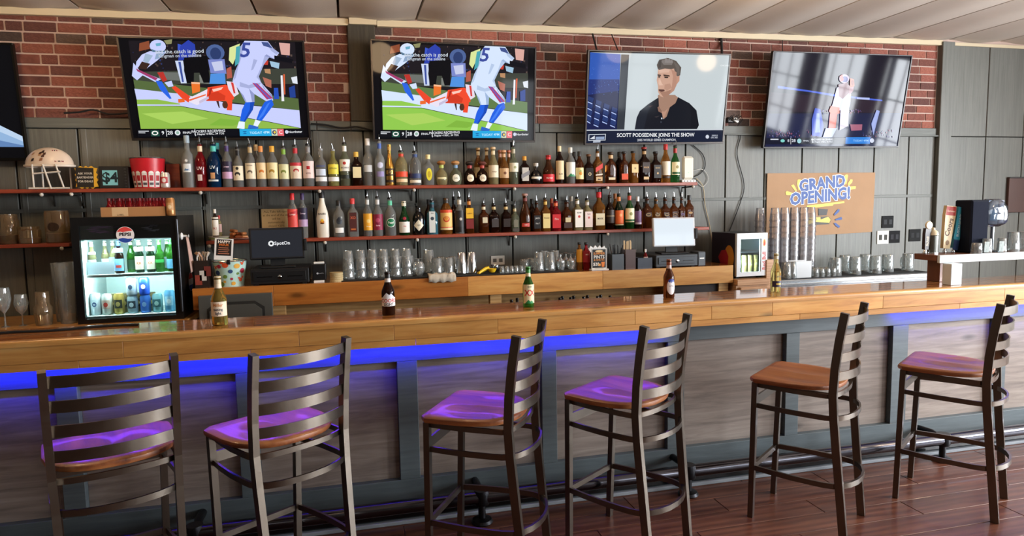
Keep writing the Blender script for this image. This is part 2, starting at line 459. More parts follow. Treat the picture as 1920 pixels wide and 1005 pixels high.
# ceiling: long sagging boards running away from the wall
ce = struct('ceiling', MB().box(-4.1, 8.3, -3.3, 5.56, 3.24, 3.34), plain('#4a433c', .9))
seams = [-3.6, -3.0, -2.4, -1.8, -1.2, -.6, 0.0, .604, 1.136, 1.667, 2.203, 2.79, 3.331, 3.929, 4.563, 5.21, 5.876, 6.52, 7.15, 7.75, 8.19]
for a, b in zip(seams, seams[1:]):
    w = b - a - .018; n = 8; mb = MB(); vs = []
    for yy in (-3.2, WY + .02):
        for i in range(n + 1):
            u = i / n; vs.append((-w / 2 + w * u, yy, -.024 * math.sin(PI * u) ** 1.5 + .012 * (w * u - w / 2)))
    for yy in (-3.2, WY + .02):
        for i in range(n + 1): vs.append((-w / 2 + w * i / n, yy, .03))
    m = n + 1
    fs = [(i, i + 1, m + i + 1, m + i) for i in range(n)] + [(2 * m + i, 3 * m + i, 3 * m + i + 1, 2 * m + i + 1) for i in range(n)]
    fs += [(0, m, 3 * m, 2 * m), (n, 2 * m + n, 3 * m + n, m + n)]
    fs += [(i, 2 * m + i, 2 * m + i + 1, i + 1) for i in range(n)] + [(m + i, m + i + 1, 3 * m + i + 1, 3 * m + i) for i in range(n)]
    o = mb.add(vs, fs).build('ceiling_panel', M_CEIL, ce, True); o.location = ((a + b) / 2, 0, ceilz((a + b) / 2) + .066)
# cream trim along the wall head, two lengths butted at the dark post
for i, (a, b, dz) in enumerate(((-3.9, .075, 0), (.08, .29, .006), (.295, 5.765, 0))):
    mb = MB(); y0, y1 = WY - .03 - (.02 if i == 1 else 0), WY + .02
    vs = [(x, yy, ceilz(x) + dz + (0 if k == 0 else .048)) for x in (a, b) for yy in (y0, y1) for k in (0, 1)]
    mb.add(vs, [(0, 1, 3, 2), (4, 6, 7, 5), (0, 4, 5, 1), (2, 3, 7, 6), (0, 2, 6, 4), (1, 5, 7, 3)])
    struct('trim_%d' % (i + 1), mb, M_TRIM)
# thin cream trim right of the corner post
mb = MB().box(5.92, 8.19, WY - .012, WY + .02, 3.135, 3.165); struct('trim_4', mb, M_TRIM)

# back wall: mortar ground, bricks above, grey boards below
wb = struct('wall_back', MB().mat(0).box(-4, 8.2, WY + .014, WY + .15, 2.25, 3.25).mat(1).box(-4, 8.2, WY + .014, WY + .15, 0, 2.25), [M_MORTAR, M_SHADOWGAP])
TVQ = [[(-600, 80), (90, 83), (122, 300), (-600, 310)], [(218, 65), (567, 77), (585, 262), (248, 265)], [(694, 73), (1005, 87), (1003, 269), (701, 265)], [(1102, 93), (1371, 100.5), (1355, 270), (1097, 272)], [(1450, 95.6), (1711, 103), (1684, 277), (1430, 278)]]
def inq(p, q):
    s = 0
    for i in range(4):
        a, b = q[i], q[(i + 1) % 4]
        c = (b[0] - a[0]) * (p[1] - a[1]) - (b[1] - a[1]) * (p[0] - a[0])
        if c < 0: return False
    return True
BR_ME = [MB().box(-.5, .5, -.5, .5, -.5, .5, .03).mesh('brick', m) for m in BRICKM]
rb = random.Random(3)
hidden = MB(); nb = 0
ph = .0755
row = 0; z = 2.325
while z < 3.15:
    x = -2.75 - rb.random() * .2
    while x < 5.74:
        ln = rb.choice((.2, .2, .21, .2, .1, .19))
        xa, xb = x, min(x + ln, 5.74); x += ln + .013
        if xb - xa < .05: continue
        if xb > .065 and xa < .275:
            if xa < .04 and .062 - xa > .04: xb = .062
            elif xb > .30: xa = .279
            else: continue
        top = min(z + .0635, ceilz(xa) + .03)
        if top - z < .02: continue
        d = .006 + rb.random() * .003
        c = [proj((u, WY, w)) for u in (xa, xb) for w in (z, top)]
        if any(all(inq(p, q) for p in c) for q in TVQ) or c[3][0] < -8:
            hidden.mat(rb.randrange(3)).box(xa, xb, WY + .014 - d, WY + .02, z, top, .003); continue
        o = link('brick', BR_ME[rb.choices((0, 1, 2, 3), (5, 4, 3, 1))[0]], wb)
        o.location = ((xa + xb) / 2, WY + .014 - d / 2 + .003, (z + top) / 2); o.scale = (xb - xa, d + .006, top - z); nb += 1
    z += ph; row += 1
print('bricks', nb)
o = hidden.build('brick_backing', BRICKM, wb); o['kind'] = 'stuff'
# grey boards: columns .4064 m apart, seam at 1.66 m
bx0 = -1.0713
cols = [bx0 + .4064 * n for n in range(-7, 17)] + [5.75]
SEAM = 1.655
for a, b in zip(cols, cols[1:]):
    for z0, z1 in ((.02, SEAM - .004), (SEAM + .004, 2.245)):
        w = b - a - .012
        if w < .06: continue
        mb = MB().box(-w / 2, w / 2, -.014, .008, z0, z1, .003); o = mb.build('board', M_BOARD, wb); o.location = ((a + b) / 2 + .006, WY + .014, 0)
    # narrow batten beside every joint
    if a < 1.0:
        o = MB().box(-.018, .018, -.006, .004, .02, 2.245, .002).build('batten', M_BOARD, wb); o.location = (a + .045, WY, 0)
# thin strip over the horizontal board joint
xs = [-2.9, -1.07, .55, 2.18, 3.81, 5.75]
for a, b in zip(xs, xs[1:]):
    o = MB().box(-(b - a) / 2 + .004, (b - a) / 2 - .004, -.019, -.0145, SEAM - .014, SEAM + .014, .002).build('joint_strip', M_RAILP, wb); o.location = ((a + b) / 2, WY + .014, 0)
# rail under the bricks
xs = [-2.9, -1.0, -.2, .06, .9, 1.62, 2.3, 3.3, 4.3, 5.75]
for a, b in zip(xs, xs[1:]):
    o = MB().box(-(b - a) / 2 + .003, (b - a) / 2 - .003, -.03, .01, 2.25, 2.322, .003).build('rail', M_RAILP, wb); o.location = ((a + b) / 2, WY + .014, 0)
o = MB().box(-1.6, 1.7, -.055, .01, 2.238, 2.252, .002).build('ledge', M_RAILP, wb); o.location = (4.05, WY + .014, 0)
o = MB().box(-.105, .105, -.045, .01, 2.322, 3.068, .004).build('post', M_OLDPOST, wb); o.location = (.170, WY + .014, 0)
o = MB().box(-.073, .073, -.06, .01, .02, 3.16, .004).build('post', M_BOARD, wb); o.location = (5.828, WY + .014, 0)
for a, b in zip((5.905, 6.386, 6.87, 7.35, 7.83), (6.386, 6.87, 7.35, 7.83, 8.19)):
    for z0, z1 in ((.02, 2.24), (2.248, 3.15)):
        w = b - a - .012
        o = MB().box(-w / 2, w / 2, -.014, .008, z0, z1, .003).build('board', M_BOARD, wb); o.location = ((a + b) / 2, WY + .014, 0)

# ------------------------------------------------------------------ the bar
BF, BT, BB = 3.322, 1.081, 3.672             # front face, top, back edge
bar = thing('bar_counter', 'long varnished wooden bar top with board fascia running the width of the room', 'bar', (1.4, BF, 0))
XL, XR = -2.5, 5.3
def lx(x): return x - 1.4
w3 = (BB - BF - .03) / 4
for k in range(4):
    MB().box(lx(XL), lx(XR), .03 + k * w3 + .0006, .03 + (k + 1) * w3 - .0006, BT - .035, BT, .001).build('top_plank', M_BARTOP, bar)
n = 8
prof = [(-.014 + .0, BT - .026)] + [(-.014 - .0 + .012 * (1 - math.cos(a * PI / 2 / n)), BT - .014 + .014 * math.sin(a * PI / 2 / n)) for a in range(n + 1)] + [(.03, BT), (.03, BT - .026)]
vs = [(lx(x), p[0], p[1]) for x in (XL, XR) for p in prof]; m = len(prof)
MB().add(vs, [tuple(range(m)), tuple(range(2 * m - 1, m - 1, -1))] + [(i, (i + 1) % m, m + (i + 1) % m, m + i) for i in range(m)]).build('nosing', M_BAR, bar, True)
js = [XL] + [at(px, 700 - px * .065, Y=BF).x for px in (-160, 233, 562, 740, 934, 1191, 1334, 1448, 1655)] + [4.05, 4.7, XR]
for a, b in zip(js, js[1:]):
    o = MB().box(-(b - a) / 2 + .0006, (b - a) / 2 - .0006, 0, .022, .976, BT - .026, .001).build('fascia_board', M_BAR, bar); o.location = (lx((a + b) / 2), 0, 0)
js = [XL] + [at(px, 700 - px * .065, Y=BF).x for px in (148, 470, 780, 1100, 1500, 1800)] + [XR]
for a, b in zip(js, js[1:]):
    o = MB().box(-(b - a) / 2 + .0006, (b - a) / 2 - .0006, .002, .024, .941, .9745, .001).build('fascia_strip', M_BAR, bar); o.location = (lx((a + b) / 2), 0, 0)

bf = thing('bar_cabinet', 'blue grey framed bar front with grey brown recessed wood panels under the bar top', 'bar front', (1.4, 3.444, 0))
st = [(-2.14, -2.04), (-1.35, -1.256), (-.564, -.47), (.222, .327), (1.007, 1.093), (1.766, 1.872), (2.551, 2.644), (3.324, 3.443), (4.13, 4.24), (4.93, 5.03)]
MB().box(lx(XL), lx(XR), 0, .05, .836, 1.045, .002).build('top_rail', M_FRAMEP, bf)
MB().box(lx(XL), lx(XR), 0, .05, .0, .198, .002).build('bottom_rail', M_FRAMEP, bf)
for a, b in st:
    o = MB().box(-(b - a) / 2, (b - a) / 2, 0, .05, .1985, .8355, .002).build('stile', M_FRAMEP, bf); o.location = (lx((a + b) / 2), 0, 0)
for (a0, a), (b, b1) in zip([(0, XL)] + st, st + [(XR, 0)]):
    o = MB().box(-(b - a) / 2 + .001, (b - a) / 2 - .001, .036, .05, .199, .835).build('panel', M_PANEL, bf); o.location = (lx((a + b) / 2), 0, 0)
MB().box(lx(XL), lx(XR), .052, .2, 0, 1.045).build('core', DARK, bf)
# toe base with pale floor strip
MB().box(lx(XL), lx(XR), -.085, -.001, .022, .075, .01).build('toe_base', BLACKG, bf)
MB().box(lx(XL), lx(XR), -.1, -.001, 0, .021, .004).build('floor_strip', plain('#9aa0a6', .35, 0, .5), bf)

fr = MB().tube([(lx(XL), -.184, .137), (lx(XR), -.184, .137)], .035, 18).build('foot_rail', plain('#55555c', .18, 1.0), bf, True)
fr['label'] = 'dark polished metal foot rail tube'
for x in (-1.9, -.75, .62, 1.80, 3.55, 4.7):
    b = MB().tube([(0, -.001, .15), (0, -.1, .155), (0, -.184, .137)], .02, 10).lathe([(.038, 0), (.042, .012), (.042, .06), (.038, .075)], 14, 0, -.184, .10)
    b.lathe([(.055, 0), (.058, .006), (.05, .02), (.02, .028), (.018, .12)], 16, 0, -.184, 0).build('bracket', plain('#2a2a2d', .35, .9), fr, True).location = (lx(x), 0, 0)

# blue light strip under the overhang: a thin diffuser with the lamp inside its own length
BLUE = (.008, .012, 1.0)
ls = thing('led_strip', 'blue light strip fixed under the bar overhang', 'light strip', (1.4, 3.40, .948))
m_led = plain('#1420ff', .4, emit=2.2, name='blue_led')
for a, b in ((-2.4, 1.72), (3.3, 4.9)):
    MB().box(lx(a), lx(b), -.008, .008, -.004, .006, .002).build('diffuser', m_led, ls)
for a, b, p in ((-2.4, -.4, 1.0), (-.4, 1.72, 1.0), (3.3, 4.9, .5)):
    area('led_light', ((a + b) / 2, 3.37, .936), ((a + b) / 2, 3.444, .905), b - a, .016, 7.5 * p, BLUE, 1.9)
    area('led_light', ((a + b) / 2, 3.385, .936), ((a + b) / 2, 3.1, .74), b - a, .02, 1.15 * p, (.2, .04, 1.0), 1.9)

# ------------------------------------------------------------------ stools
def make_stool(label, x, y, rz):
    t = thing('bar_stool', label, 'bar stool', (x, y, 0), rz, 'ladder back bar stools along the bar')
    if 'm' not in STM:
        S = {}
        # saddle seat
        out = []
        for i in range(44):
            a = 2 * PI * i / 44
            c, s_ = math.cos(a), math.sin(a)
            if s_ >= 0:
                k = (abs(c) ** 13 + abs(s_) ** 13) ** (-1 / 13); px_, py_ = .226 * k * c, .197 * k * s_
            else:
                k = (abs(c) ** 2.3 + abs(s_) ** 2.3) ** (-1 / 2.3); px_, py_ = .222 * k * c, .212 * k * s_
            out.append((px_, py_))
        mb = MB(); rings = [(.0, .0), (.3, 0), (.6, 0), (.85, 0), (.955, -.001), (.99, -.006), (1.0, -.015), (.985, -.026), (.94, -.030), (0, -.030)]
        vs = []
        for q, dz in rings:
            for px_, py_ in out:
                X_, Y_ = px_ * q, py_ * q
                dip = -.011 * math.exp(-((abs(X_) - .085) / .07) ** 2 - ((Y_ + .02) / .12) ** 2) if dz > -.02 else 0
                vs.append((X_, Y_, .752 + dz + dip))
        fs = [(j * 44 + i, j * 44 + (i + 1) % 44, (j + 1) * 44 + (i + 1) % 44, (j + 1) * 44 + i) for j in range(len(rings) - 1) for i in range(44)]
        S['seat'] = mb.add(vs, fs).mesh('seat', M_SEAT, True)
        def post(sx):
            p = [(.183, -.262, 0), (.186, -.243, .2), (.190, -.222, .42), (.194, -.206, .6), (.197, -.2, .72), (.199, -.207, .85), (.2, -.222, .98), (.2, -.243, 1.113)]
            return MB().tube([(sx * a, b, c) for a, b, c in p], .02, sq=(.026, .036), up=(0, 1, 0)).mesh('back_post', M_STOOL)
        S['postL'], S['postR'] = post(-1), post(1)
        def fleg(sx): return MB().tube([(sx * .178, .184, 0), (sx * .196, .166, .722)], .02, sq=(.027, .027), up=(0, 1, 0)).mesh('front_leg', M_STOOL)
        S['legL'], S['legR'] = fleg(-1), fleg(1)
        for k, z in enumerate((1.073, .984, .895, .806)):
            yb = -.228 + .0 if z > .95 else -.214
            pts = []
            for i in range(25):
                u = -1 + i / 12; pts.append((.193 * u, yb - .05 * (1 - u * u) + (-.012 if z > 1.02 else 0), z))
            S['slat%d' % k] = MB().tube(pts, .02, sq=(.006, .042), up=(0, 0, 1)).mesh('slat', M_STOOL, True)
        def hoop(z, sc, w, h, back):
            pts = [(-.188 * sc, .172 * sc, z), (-.2 * sc, .08, z), (-.207 * sc, -.02, z), (-.206 * sc, -.12, z)]
            for i in range(0, 11):
                a = PI + PI * i / 10; pts.append((.203 * sc * math.cos(a), -.17 + back * math.sin(a), z))
            pts += [(.206 * sc, -.12, z), (.207 * sc, -.02, z), (.2 * sc, .08, z), (.188 * sc, .172 * sc, z)]
            return MB().tube(pts, .02, sq=(w, h), up=(0, 0, 1)).mesh('hoop', M_STOOL, True)
        S['hoop1'] = hoop(.602, 1.0, .009, .024, .1); S['hoop2'] = hoop(.272, 1.0, .011, .026, .125)
        S['hoop0'] = hoop(.707, .97, .010, .022, .05)
        S['bar1'] = MB().box(-.19, .19, .166, .176, .60, .645).mesh('front_bar', M_STOOL)
        S['bar2'] = MB().box(-.186, .186, .170, .184, .259, .285).mesh('foot_bar', M_STOOL)
        STM['m'] = S
    S = STM['m']
    link('seat', S['seat'], t); link('back_post', S['postL'], t); link('back_post', S['postR'], t)
    link('leg', S['legL'], t); link('leg', S['legR'], t)
    for k in range(4): link('slat', S['slat%d' % k], t)
    link('seat_hoop', S['hoop0'], t); link('leg_hoop', S['hoop1'], t); link('foot_hoop', S['hoop2'], t)
    link('front_bar', S['bar1'], t); link('foot_bar', S['bar2'], t)
    return t
STM = {}
for lab, x, y, a in (('dark metal ladder back stool at the far left, its back turned squarely to the viewer', -.916, 2.797, .378),
                     ('dark metal ladder back stool second from the left, seat lit purple', -.324, 2.855, .608),
                     ('dark metal ladder back stool with orange brown seat turned most sideways, third from left', .543, 2.855, 1.016),
                     ('dark metal ladder back stool below the brown bottle with blue topped oval label', 1.24, 2.895, .61),
                     ('dark metal ladder back stool with plain brown seat, second from the right', 2.234, 2.893, .64),
                     ('dark metal ladder back stool farthest right, below the white shelf on the bar', 3.118, 2.86, .591)):
    make_stool(lab, x, y, a)

# ------------------------------------------------------------------ televisions
import numpy as np
def homog(src, dst):
    A = []; b = []
    for (x, y), (u, v) in zip(src, dst):
        A += [[x, y, 1, 0, 0, 0, -u * x, -u * y], [0, 0, 0, x, y, 1, -v * x, -v * y]]; b += [u, v]
    h = np.linalg.solve(np.array(A, float), np.array(b, float))
    return lambda x, y: ((h[0] * x + h[1] * y + h[2]) / (h[6] * x + h[7] * y + 1), (h[3] * x + h[4] * y + h[5]) / (h[6] * x + h[7] * y + 1))
def tv(label, c, w, yaw, tilt, roll, art, corners, bez=.012, bezcol='#3a3532'):
    h = w * .575
    t = thing('television', label, 'television', c, 0, 'wall mounted televisions above the bar')
    t.rotation_euler = (Matrix.Rotation(yaw, 3, 'Z') @ Matrix.Rotation(tilt, 3, 'X') @ Matrix.Rotation(roll, 3, 'Y')).to_euler()
    bm_ = plain(bezcol, .35, .6)
    fr_ = MB()
    fr_.box(-w / 2, w / 2, -.004, .03, h / 2 - bez, h / 2, .002).box(-w / 2, w / 2, -.004, .03, -h / 2, -h / 2 + bez * 1.5, .002)
    fr_.box(-w / 2, -w / 2 + bez, -.004, .03, -h / 2 + bez * 1.5, h / 2 - bez).box(w / 2 - bez, w / 2, -.004, .03, -h / 2 + bez * 1.5, h / 2 - bez)
    fr_.build('bezel', bm_, t)
    MB().box(-w / 2 + .003, w / 2 - .003, .004, .034, -h / 2 + .003, h / 2 - .003, .004).box(-w * .3, w * .3, .034, .07, -h * .36, h * .2, .01).build('housing', BLACK, t)
    H = homog(corners, [(-w / 2, h / 2), (w / 2, h / 2), (w / 2, -h / 2), (-w / 2, -h / 2)])
    def mp(x, y, k):
        u, v = H(x, y); return (min(max(u, -w / 2 + bez), w / 2 - bez), .0035 - k, min(max(v, -h / 2 + bez * 1.5), h / 2 - bez))
    link('screen', art.mesh('screen', mp, SCREEN, .00005), t)
    # wall mount: plate on the wall and two arms
    back = WY - .03 - c[1]
    mo = MB().box(-.22, .22, .07, .085, -.18, .18).box(-.16, -.12, .085, back, -.03, .03).box(.12, .16, .085, back, -.03, .03)
    mo.build('wall_mount', BLACK, t)
    return t
A5 = '#c8dff5'
def game(tint):
    a = Art(); W, G1, G2 = ('#d3e2fa', '#8fc64e', '#5f7a48') if tint else ('#c6cdf8', '#8fb84a', '#55683c')
    P = lambda s, c: a.poly([tuple(map(float, q.split(','))) for q in s.split()], c)
    P('-50,-50 1650,-50 1650,1050 -50,1050', '#07070b')
    P('110,55 1470,98 1460,865 135,835', '#1b171c')
    rr = random.Random(21)
    for i in range(150):
        x, y, q = rr.uniform(125, 1455), rr.uniform(75, 335), rr.uniform(5, 16)
        a.poly([(x, y), (x + q, y + rr.uniform(-4, 4)), (x + q * .8, y + q * 1.3), (x - 2, y + q)], rr.choice(('#2c2430', '#3a2a2a', '#20264a', '#4a3c38', '#1a1a20', '#5a4a44', '#2a3a6a')))
    P('120,330 1465,330 1465,470 120,440', '#3d4138'); P('120,400 600,470 1460,600 1460,705 125,500', G2)
    P('330,335 520,345 520,420 330,400', '#6b6f6a'); P('660,370 740,370 740,450 660,440', '#7d8079')
    P('120,478 470,530 900,630 1460,705 1460,865 1200,800 700,690 480,640 130,578', W)
    P('130,575 300,578 480,620 480,640 130,622', G1); P('130,617 480,628 480,640 130,630', W)
    P('130,630 480,645 700,695 1200,805 1460,868 138,836', G1); P('160,700 500,690 700,760 400,800', '#a9cf5e'); P('800,760 1000,790 900,830 700,820', '#7fb23f')
    P('200,80 280,60 280,130 190,150', '#8a4a30'); P('510,90 560,110 540,160 505,150', '#3a55c0'); P('400,60 470,50 460,90 420,95', '#8b8a60')
    P('530,110 600,60 650,100 650,225 500,240', '#2b3fa8'); P('475,240 540,240 552,440 505,440', '#c9d4ee'); P('500,250 520,250 530,430 515,430', '#3c4f9a')
    P('550,215 740,200 745,440 690,440 665,350 620,350 610,440 555,440 540,330', '#08080c')
    a.ell(810, 175, 76, 72, '#4d6396'); a.ell(812, 185, 45, 55, '#2b3c6a'); P('745,235 880,235 885,365 755,355', '#7a86c8'); P('770,260 860,250 865,330 790,340', '#c3c9e6'); P('755,360 872,360 872,455 738,450', '#4f8fdc')
    P('930,135 1020,100 985,200 945,285 915,245', '#d8e39a'); P('985,130 1020,120 1000,270 960,300', '#49a3b0'); P('890,320 930,300 930,400 885,410', '#b05a4a')
    a.ell(347, 110, 66, 58, W); P('330,85 375,80 370,105 335,110', '#6aa9c4'); P('280,150 410,165 330,235 255,290 230,310 150,290 160,240 210,180', W); P('240,170 300,190 250,260 215,235', '#9fb4cc'); P('330,170 400,170 350,215 310,225', '#8fa6c4'); P('290,130 330,150 400,150 410,165 300,160', '#5a7a94'); P('205,240 270,262 232,312 165,300', '#3a251e')
    P('135,250 180,320 315,385 345,400 300,425 200,362 150,405 112,365', W); P('150,300 320,390 300,410 160,325', '#a03a6a'); P('300,410 350,420 380,480 416,572 400,576 330,492', '#2a63e0')
    P('320,340 370,335 395,410 360,425', '#b8332c'); P('370,430 430,415 442,465 400,470', W)
    P('590,430 660,436 655,515 590,535', '#e8742c'); P('590,430 660,436 660,452 590,446', '#f2b890')
    P('425,475 455,462 572,560 552,612 500,572', '#e8472a'); P('468,580 520,575 522,606 468,612', '#e8682c')
    P('560,572 720,495 722,582 620,638 558,606', '#e6dff0'); P('560,585 700,540 700,552 560,600', '#e8683c')
    P('720,482 870,460 935,500 928,592 860,607 698,602', '#ee4a2c'); P('755,500 850,480 830,505 765,522', '#f6c8b8'); P('865,590 915,588 902,692 860,688', '#ee4a2c'); P('780,605 800,605 804,665 796,665', '#3a2420')
    P('720,540 800,520 860,560 850,600 700,600', '#cf3a20'); P('640,600 720,560 722,582 640,625', '#c4bcd8'); P('735,490 760,484 740,540 722,560', '#a82a1c'); a.ell(850, 640, 23, 33, '#54301f'); P('880,430 950,440 972,545 930,572 890,500', '#e3d8e6'); P('915,440 935,445 945,540 930,540', '#d23a34')
    P('1190,240 1240,258 1232,295 1180,290', '#c23a2c'); P('1340,100 1430,110 1420,215 1350,205', '#d7a69c'); P('1250,260 1330,280 1320,330 1260,310', '#9fc0d8'); P('1200,330 1250,330 1250,375 1205,365', '#b78a63')
    P('1330,390 1346,390 1342,620 1320,620', '#e8e8ee'); P('1352,380 1366,380 1356,560 1346,560', '#d8603a'); P('1265,500 1300,500 1300,600 1258,600', '#274fb8'); P('1390,500 1440,480 1440,590 1392,590', '#23408f'); P('1415,410 1465,400 1465,470 1425,460', '#dfe4ee'); P('1180,400 1250,430 1245,500 1200,480', '#b06a58')
    P('1060,75 1250,78 1290,150 1335,190 1292,245 1212,215 1182,300 1130,400 1165,450 1245,560 1252,610 1200,622 1100,550 1096,622 1020,622 980,520 930,430 960,340 1000,260 1020,130', W)
    S1_, S2_ = ('#b3c6e4', '#9db4d8') if tint else ('#a5add8', '#9098c8')
    P('1182,300 1212,215 1250,228 1200,290 1150,395 1165,450 1130,400', S1_); P('1020,130 1045,110 1030,200 990,300 960,400 935,430 960,340 1000,260', S1_)
    P('990,440 1060,470 1110,455 1165,450 1140,480 1060,500 985,480', S1_); P('1060,500 1100,550 1096,622 1075,622 1070,560', S2_); P('980,520 1010,560 1030,622 1020,622', S2_); P('1165,450 1200,520 1245,560 1252,610 1225,560 1180,500', S2_)
    P('1120,240 1150,250 1110,330 1090,340', S1_); P('1250,130 1290,150 1335,190 1310,205 1270,170', S1_); P('1230,200 1292,245 1212,215', S2_)
    P('1195,90 1250,95 1285,150 1210,125', '#41528a'); a.text('5', 1060, 165, 180, '#3a4a9a', .02, 1, -.05, .15, -1); P('1292,212 1442,248 1440,285 1290,252', '#0c0c14')
    P('1090,450 1130,455 1250,592 1200,602', '#b03a6e'); P('1105,452 1116,453 1232,596 1220,599', '#5a62c0')
    P('1020,622 1096,620 1076,690 1002,797 960,786 985,690', '#1f5fe0'); P('1180,622 1240,600 1252,650 1140,792 1098,776 1130,700', '#1f5fe0'); P('1200,640 1225,625 1160,740 1120,780 1110,775 1160,700', '#3f7cf0'); P('1060,622 1096,620 1076,690 1002,797 990,793 1050,690', '#1748b4')
    P('952,790 1000,798 992,862 930,850', '#e6f0fc'); P('1090,778 1132,795 1102,842 1068,830', '#e6f0fc'); P('1032,820 1112,845 1102,862 1020,856', '#2f66c8')
    a.text('and the catch is good', 520, 160, 46, '#cfd6e0', .01, 1.0, 0, 0, -1); a.text('Kingman on the sideline', 520, 197, 40, '#c2c9d4', .01, .9, 0, 0, -1)
    P('110,842 1478,872 1478,930 110,905', '#0a0c14')
    for i, (x, y) in enumerate(((118, 852), (118, 866))): P('%d,%d %d,%d %d,%d %d,%d' % (x, y, x + 85 - 30 * i, y + 2, x + 85 - 30 * i, y + 10, x, y + 8), '#c9ccd2')
    P('218,850 288,852 288,906 218,904', '#1d4a3c'); a.ell(252, 876, 27, 20, '#f0f0ea'); a.ell(252, 876, 17, 11, '#1d4a3c')
    T = lambda t, x, y, s, c='#e8eaee', sx=1: a.text(t, x, y, s, c, .015, sx, 0.01, 0, -1)
    T('9', 317, 878, 44); P('343,845 348,845 348,910 343,910', '#d6d8dc'); T('28', 376, 878, 46); a.ell(438, 878, 23, 24, '#dfe2e6'); a.ell(438, 878, 13, 13, '#8fb0a0'); T('FINAL', 515, 880, 26); P('580,848 585,848 585,912 580,912', '#d6d8dc')
    T('PACKERS RECEIVING', 692, 872, 30); T('L. Napier 4 REC, 34 YDS', 698, 896, 24)
    P('950,858 1212,864 1212,928 950,922', '#28a7e0'); T('TODAY 4PM', 1115, 897, 30, '#bfeaff'); P('975,880 1010,880 1000,890 985,890', '#1a6aa8'); P('975,905 1010,905 1000,897 985,897', '#1a6aa8')
    P('1214,866 1262,867 1262,928 1214,926', '#cfd8b8'); a.ell(1238, 897, 18, 20, '#27346a'); a.ell(1240, 897, 10, 11, '#e8c84a'); P('1264,867 1316,868 1316,930 1264,928', '#e86a72'); T('C', 1290, 899, 44, '#f6e6e6')
    a.ell(1340, 896, 14, 16, '#cdd6ea'); T('Northstar', 1412, 898, 28)
    return a
def studio():
    a = Art(); P = lambda s, c: a.poly([tuple(map(float, q.split(','))) for q in s.split()], c)
    P('-50,-50 1600,-50 1600,1050 -50,1050', '#08090c'); P('85,72 1440,92 1370,815 55,812', '#c4cdd0')
    P('85,72 375,88 350,812 55,812', '#2c56b0'); P('70,330 365,330 350,812 55,812', '#1c2f74'); P('62,480 360,440 350,812 55,812', '#141c48')
    rr = random.Random(5)
    for i in range(70):
        x, y = rr.uniform(90, 360), rr.uniform(110, 470); s = rr.uniform(3, 9); P('%f,%f %f,%f %f,%f' % (x, y, x + s, y + s * .4, x + s * .4, y + s), '#5f86d8')
    for r_ in range(5):
        for c in range(4):
            x, y = 60 + c * 76 - r_ * 6, 540 + r_ * 62 + c * 34
            if y > 780 or x > 300: continue
            P('%d,%d %d,%d %d,%d %d,%d' % (x + 8, y - 50, x + 60, y - 28, x + 48, y + 12, x, y - 10), '#24386e'); P('%d,%d %d,%d %d,%d %d,%d' % (x, y, x + 46, y + 20, x + 46, y + 30, x, y + 10), '#a9bdf0')
    P('378,90 455,92 412,812 340,812', '#33383f')
    P('735,480 900,480 935,510 940,640 800,720 730,620', '#a27f6c')      # neck
    P('740,505 640,570 560,635 530,700 512,812 1115,812 1135,775 1110,630 1040,560 930,502 905,560 850,600 820,690 790,715 775,640 745,590', '#14171f')
    P('735,230 730,290 722,340 735,400 735,450 755,492 790,505 840,480 890,440 915,385 915,260 900,210 780,205', '#c9a08b')
    P('735,430 790,505 840,480 890,440 905,380 860,430 800,450', '#a47c69'); P('905,300 945,290 942,345 915,380 900,370', '#c0917b')
    P('722,190 745,140 830,122 910,150 960,215 950,290 925,300 905,285 890,225 860,232 800,225 745,240 730,225', '#5d544e'); P('760,150 830,130 880,150 870,190 790,190', '#7c7470')
    P('860,230 915,260 915,385 890,440 850,470 870,400 880,300', '#b58a76'); P('735,240 800,228 850,235 840,262 745,268', '#d6b09c'); P('735,330 760,330 770,370 745,395 728,350', '#d3ab97'); P('800,380 850,370 870,410 820,440 795,420', '#b88f7b')
    P('730,600 745,590 775,640 780,660 740,640', '#8a6858'); P('560,635 640,570 700,540 640,640 600,812 512,812 530,700', '#1d222c'); P('1040,560 1110,630 1135,775 1115,812 1050,812 1060,680', '#0e1118'); P('640,590 690,580 660,600', '#4a3a3a'); P('700,690 760,680 720,700', '#3a3436')
    P('740,150 770,140 760,215 735,225', '#4c443f'); P('880,150 940,200 945,280 925,295 910,220', '#6a625c'); P('800,135 815,120 830,150 845,125 855,155 870,135 880,170 800,170', '#8a8380')
    P('728,280 760,285 765,298 730,296', '#4a3830'); P('785,282 845,290 850,303 790,300', '#4a3830'); P('735,300 758,300 755,313 735,312', '#2b2320'); P('795,303 835,305 830,318 797,316', '#2b2320')
    P('748,320 775,375 785,385 755,388 740,375', '#ddb7a2'); P('740,425 795,428 800,442 770,450 745,442', '#5a3a34')
    P('770,640 800,640 830,610 800,690 785,710', '#b98f7a'); a.ell(772, 707, 7, 9, '#d0d4da'); a.ell(765, 742, 7, 9, '#3a404c')
    P('50,812 1370,815 1362,950 42,950', '#141d33'); P('50,812 1370,815 1370,823 50,822', '#c8ced6')
    P('70,855 235,852 232,915 68,918', '#c9d0da'); P('78,862 228,859 225,908 76,911', '#18223c'); P('82,900 130,868 130,902', '#d6dbe4'); P('140,880 222,878 220,905 138,907', '#8fa0be'); P('115,918 185,916 183,934 113,936', '#aeb6c4')
    a.text('SCOTT PODSEDNIK JOINS THE SHOW', 715, 868, 50, '#eef0f4', .02, .87, 0, 0, -1); a.text('2005 WORLD SERIES CHAMPION', 722, 915, 30, '#d5d9e2', .012, .85, 0, 0, -1)
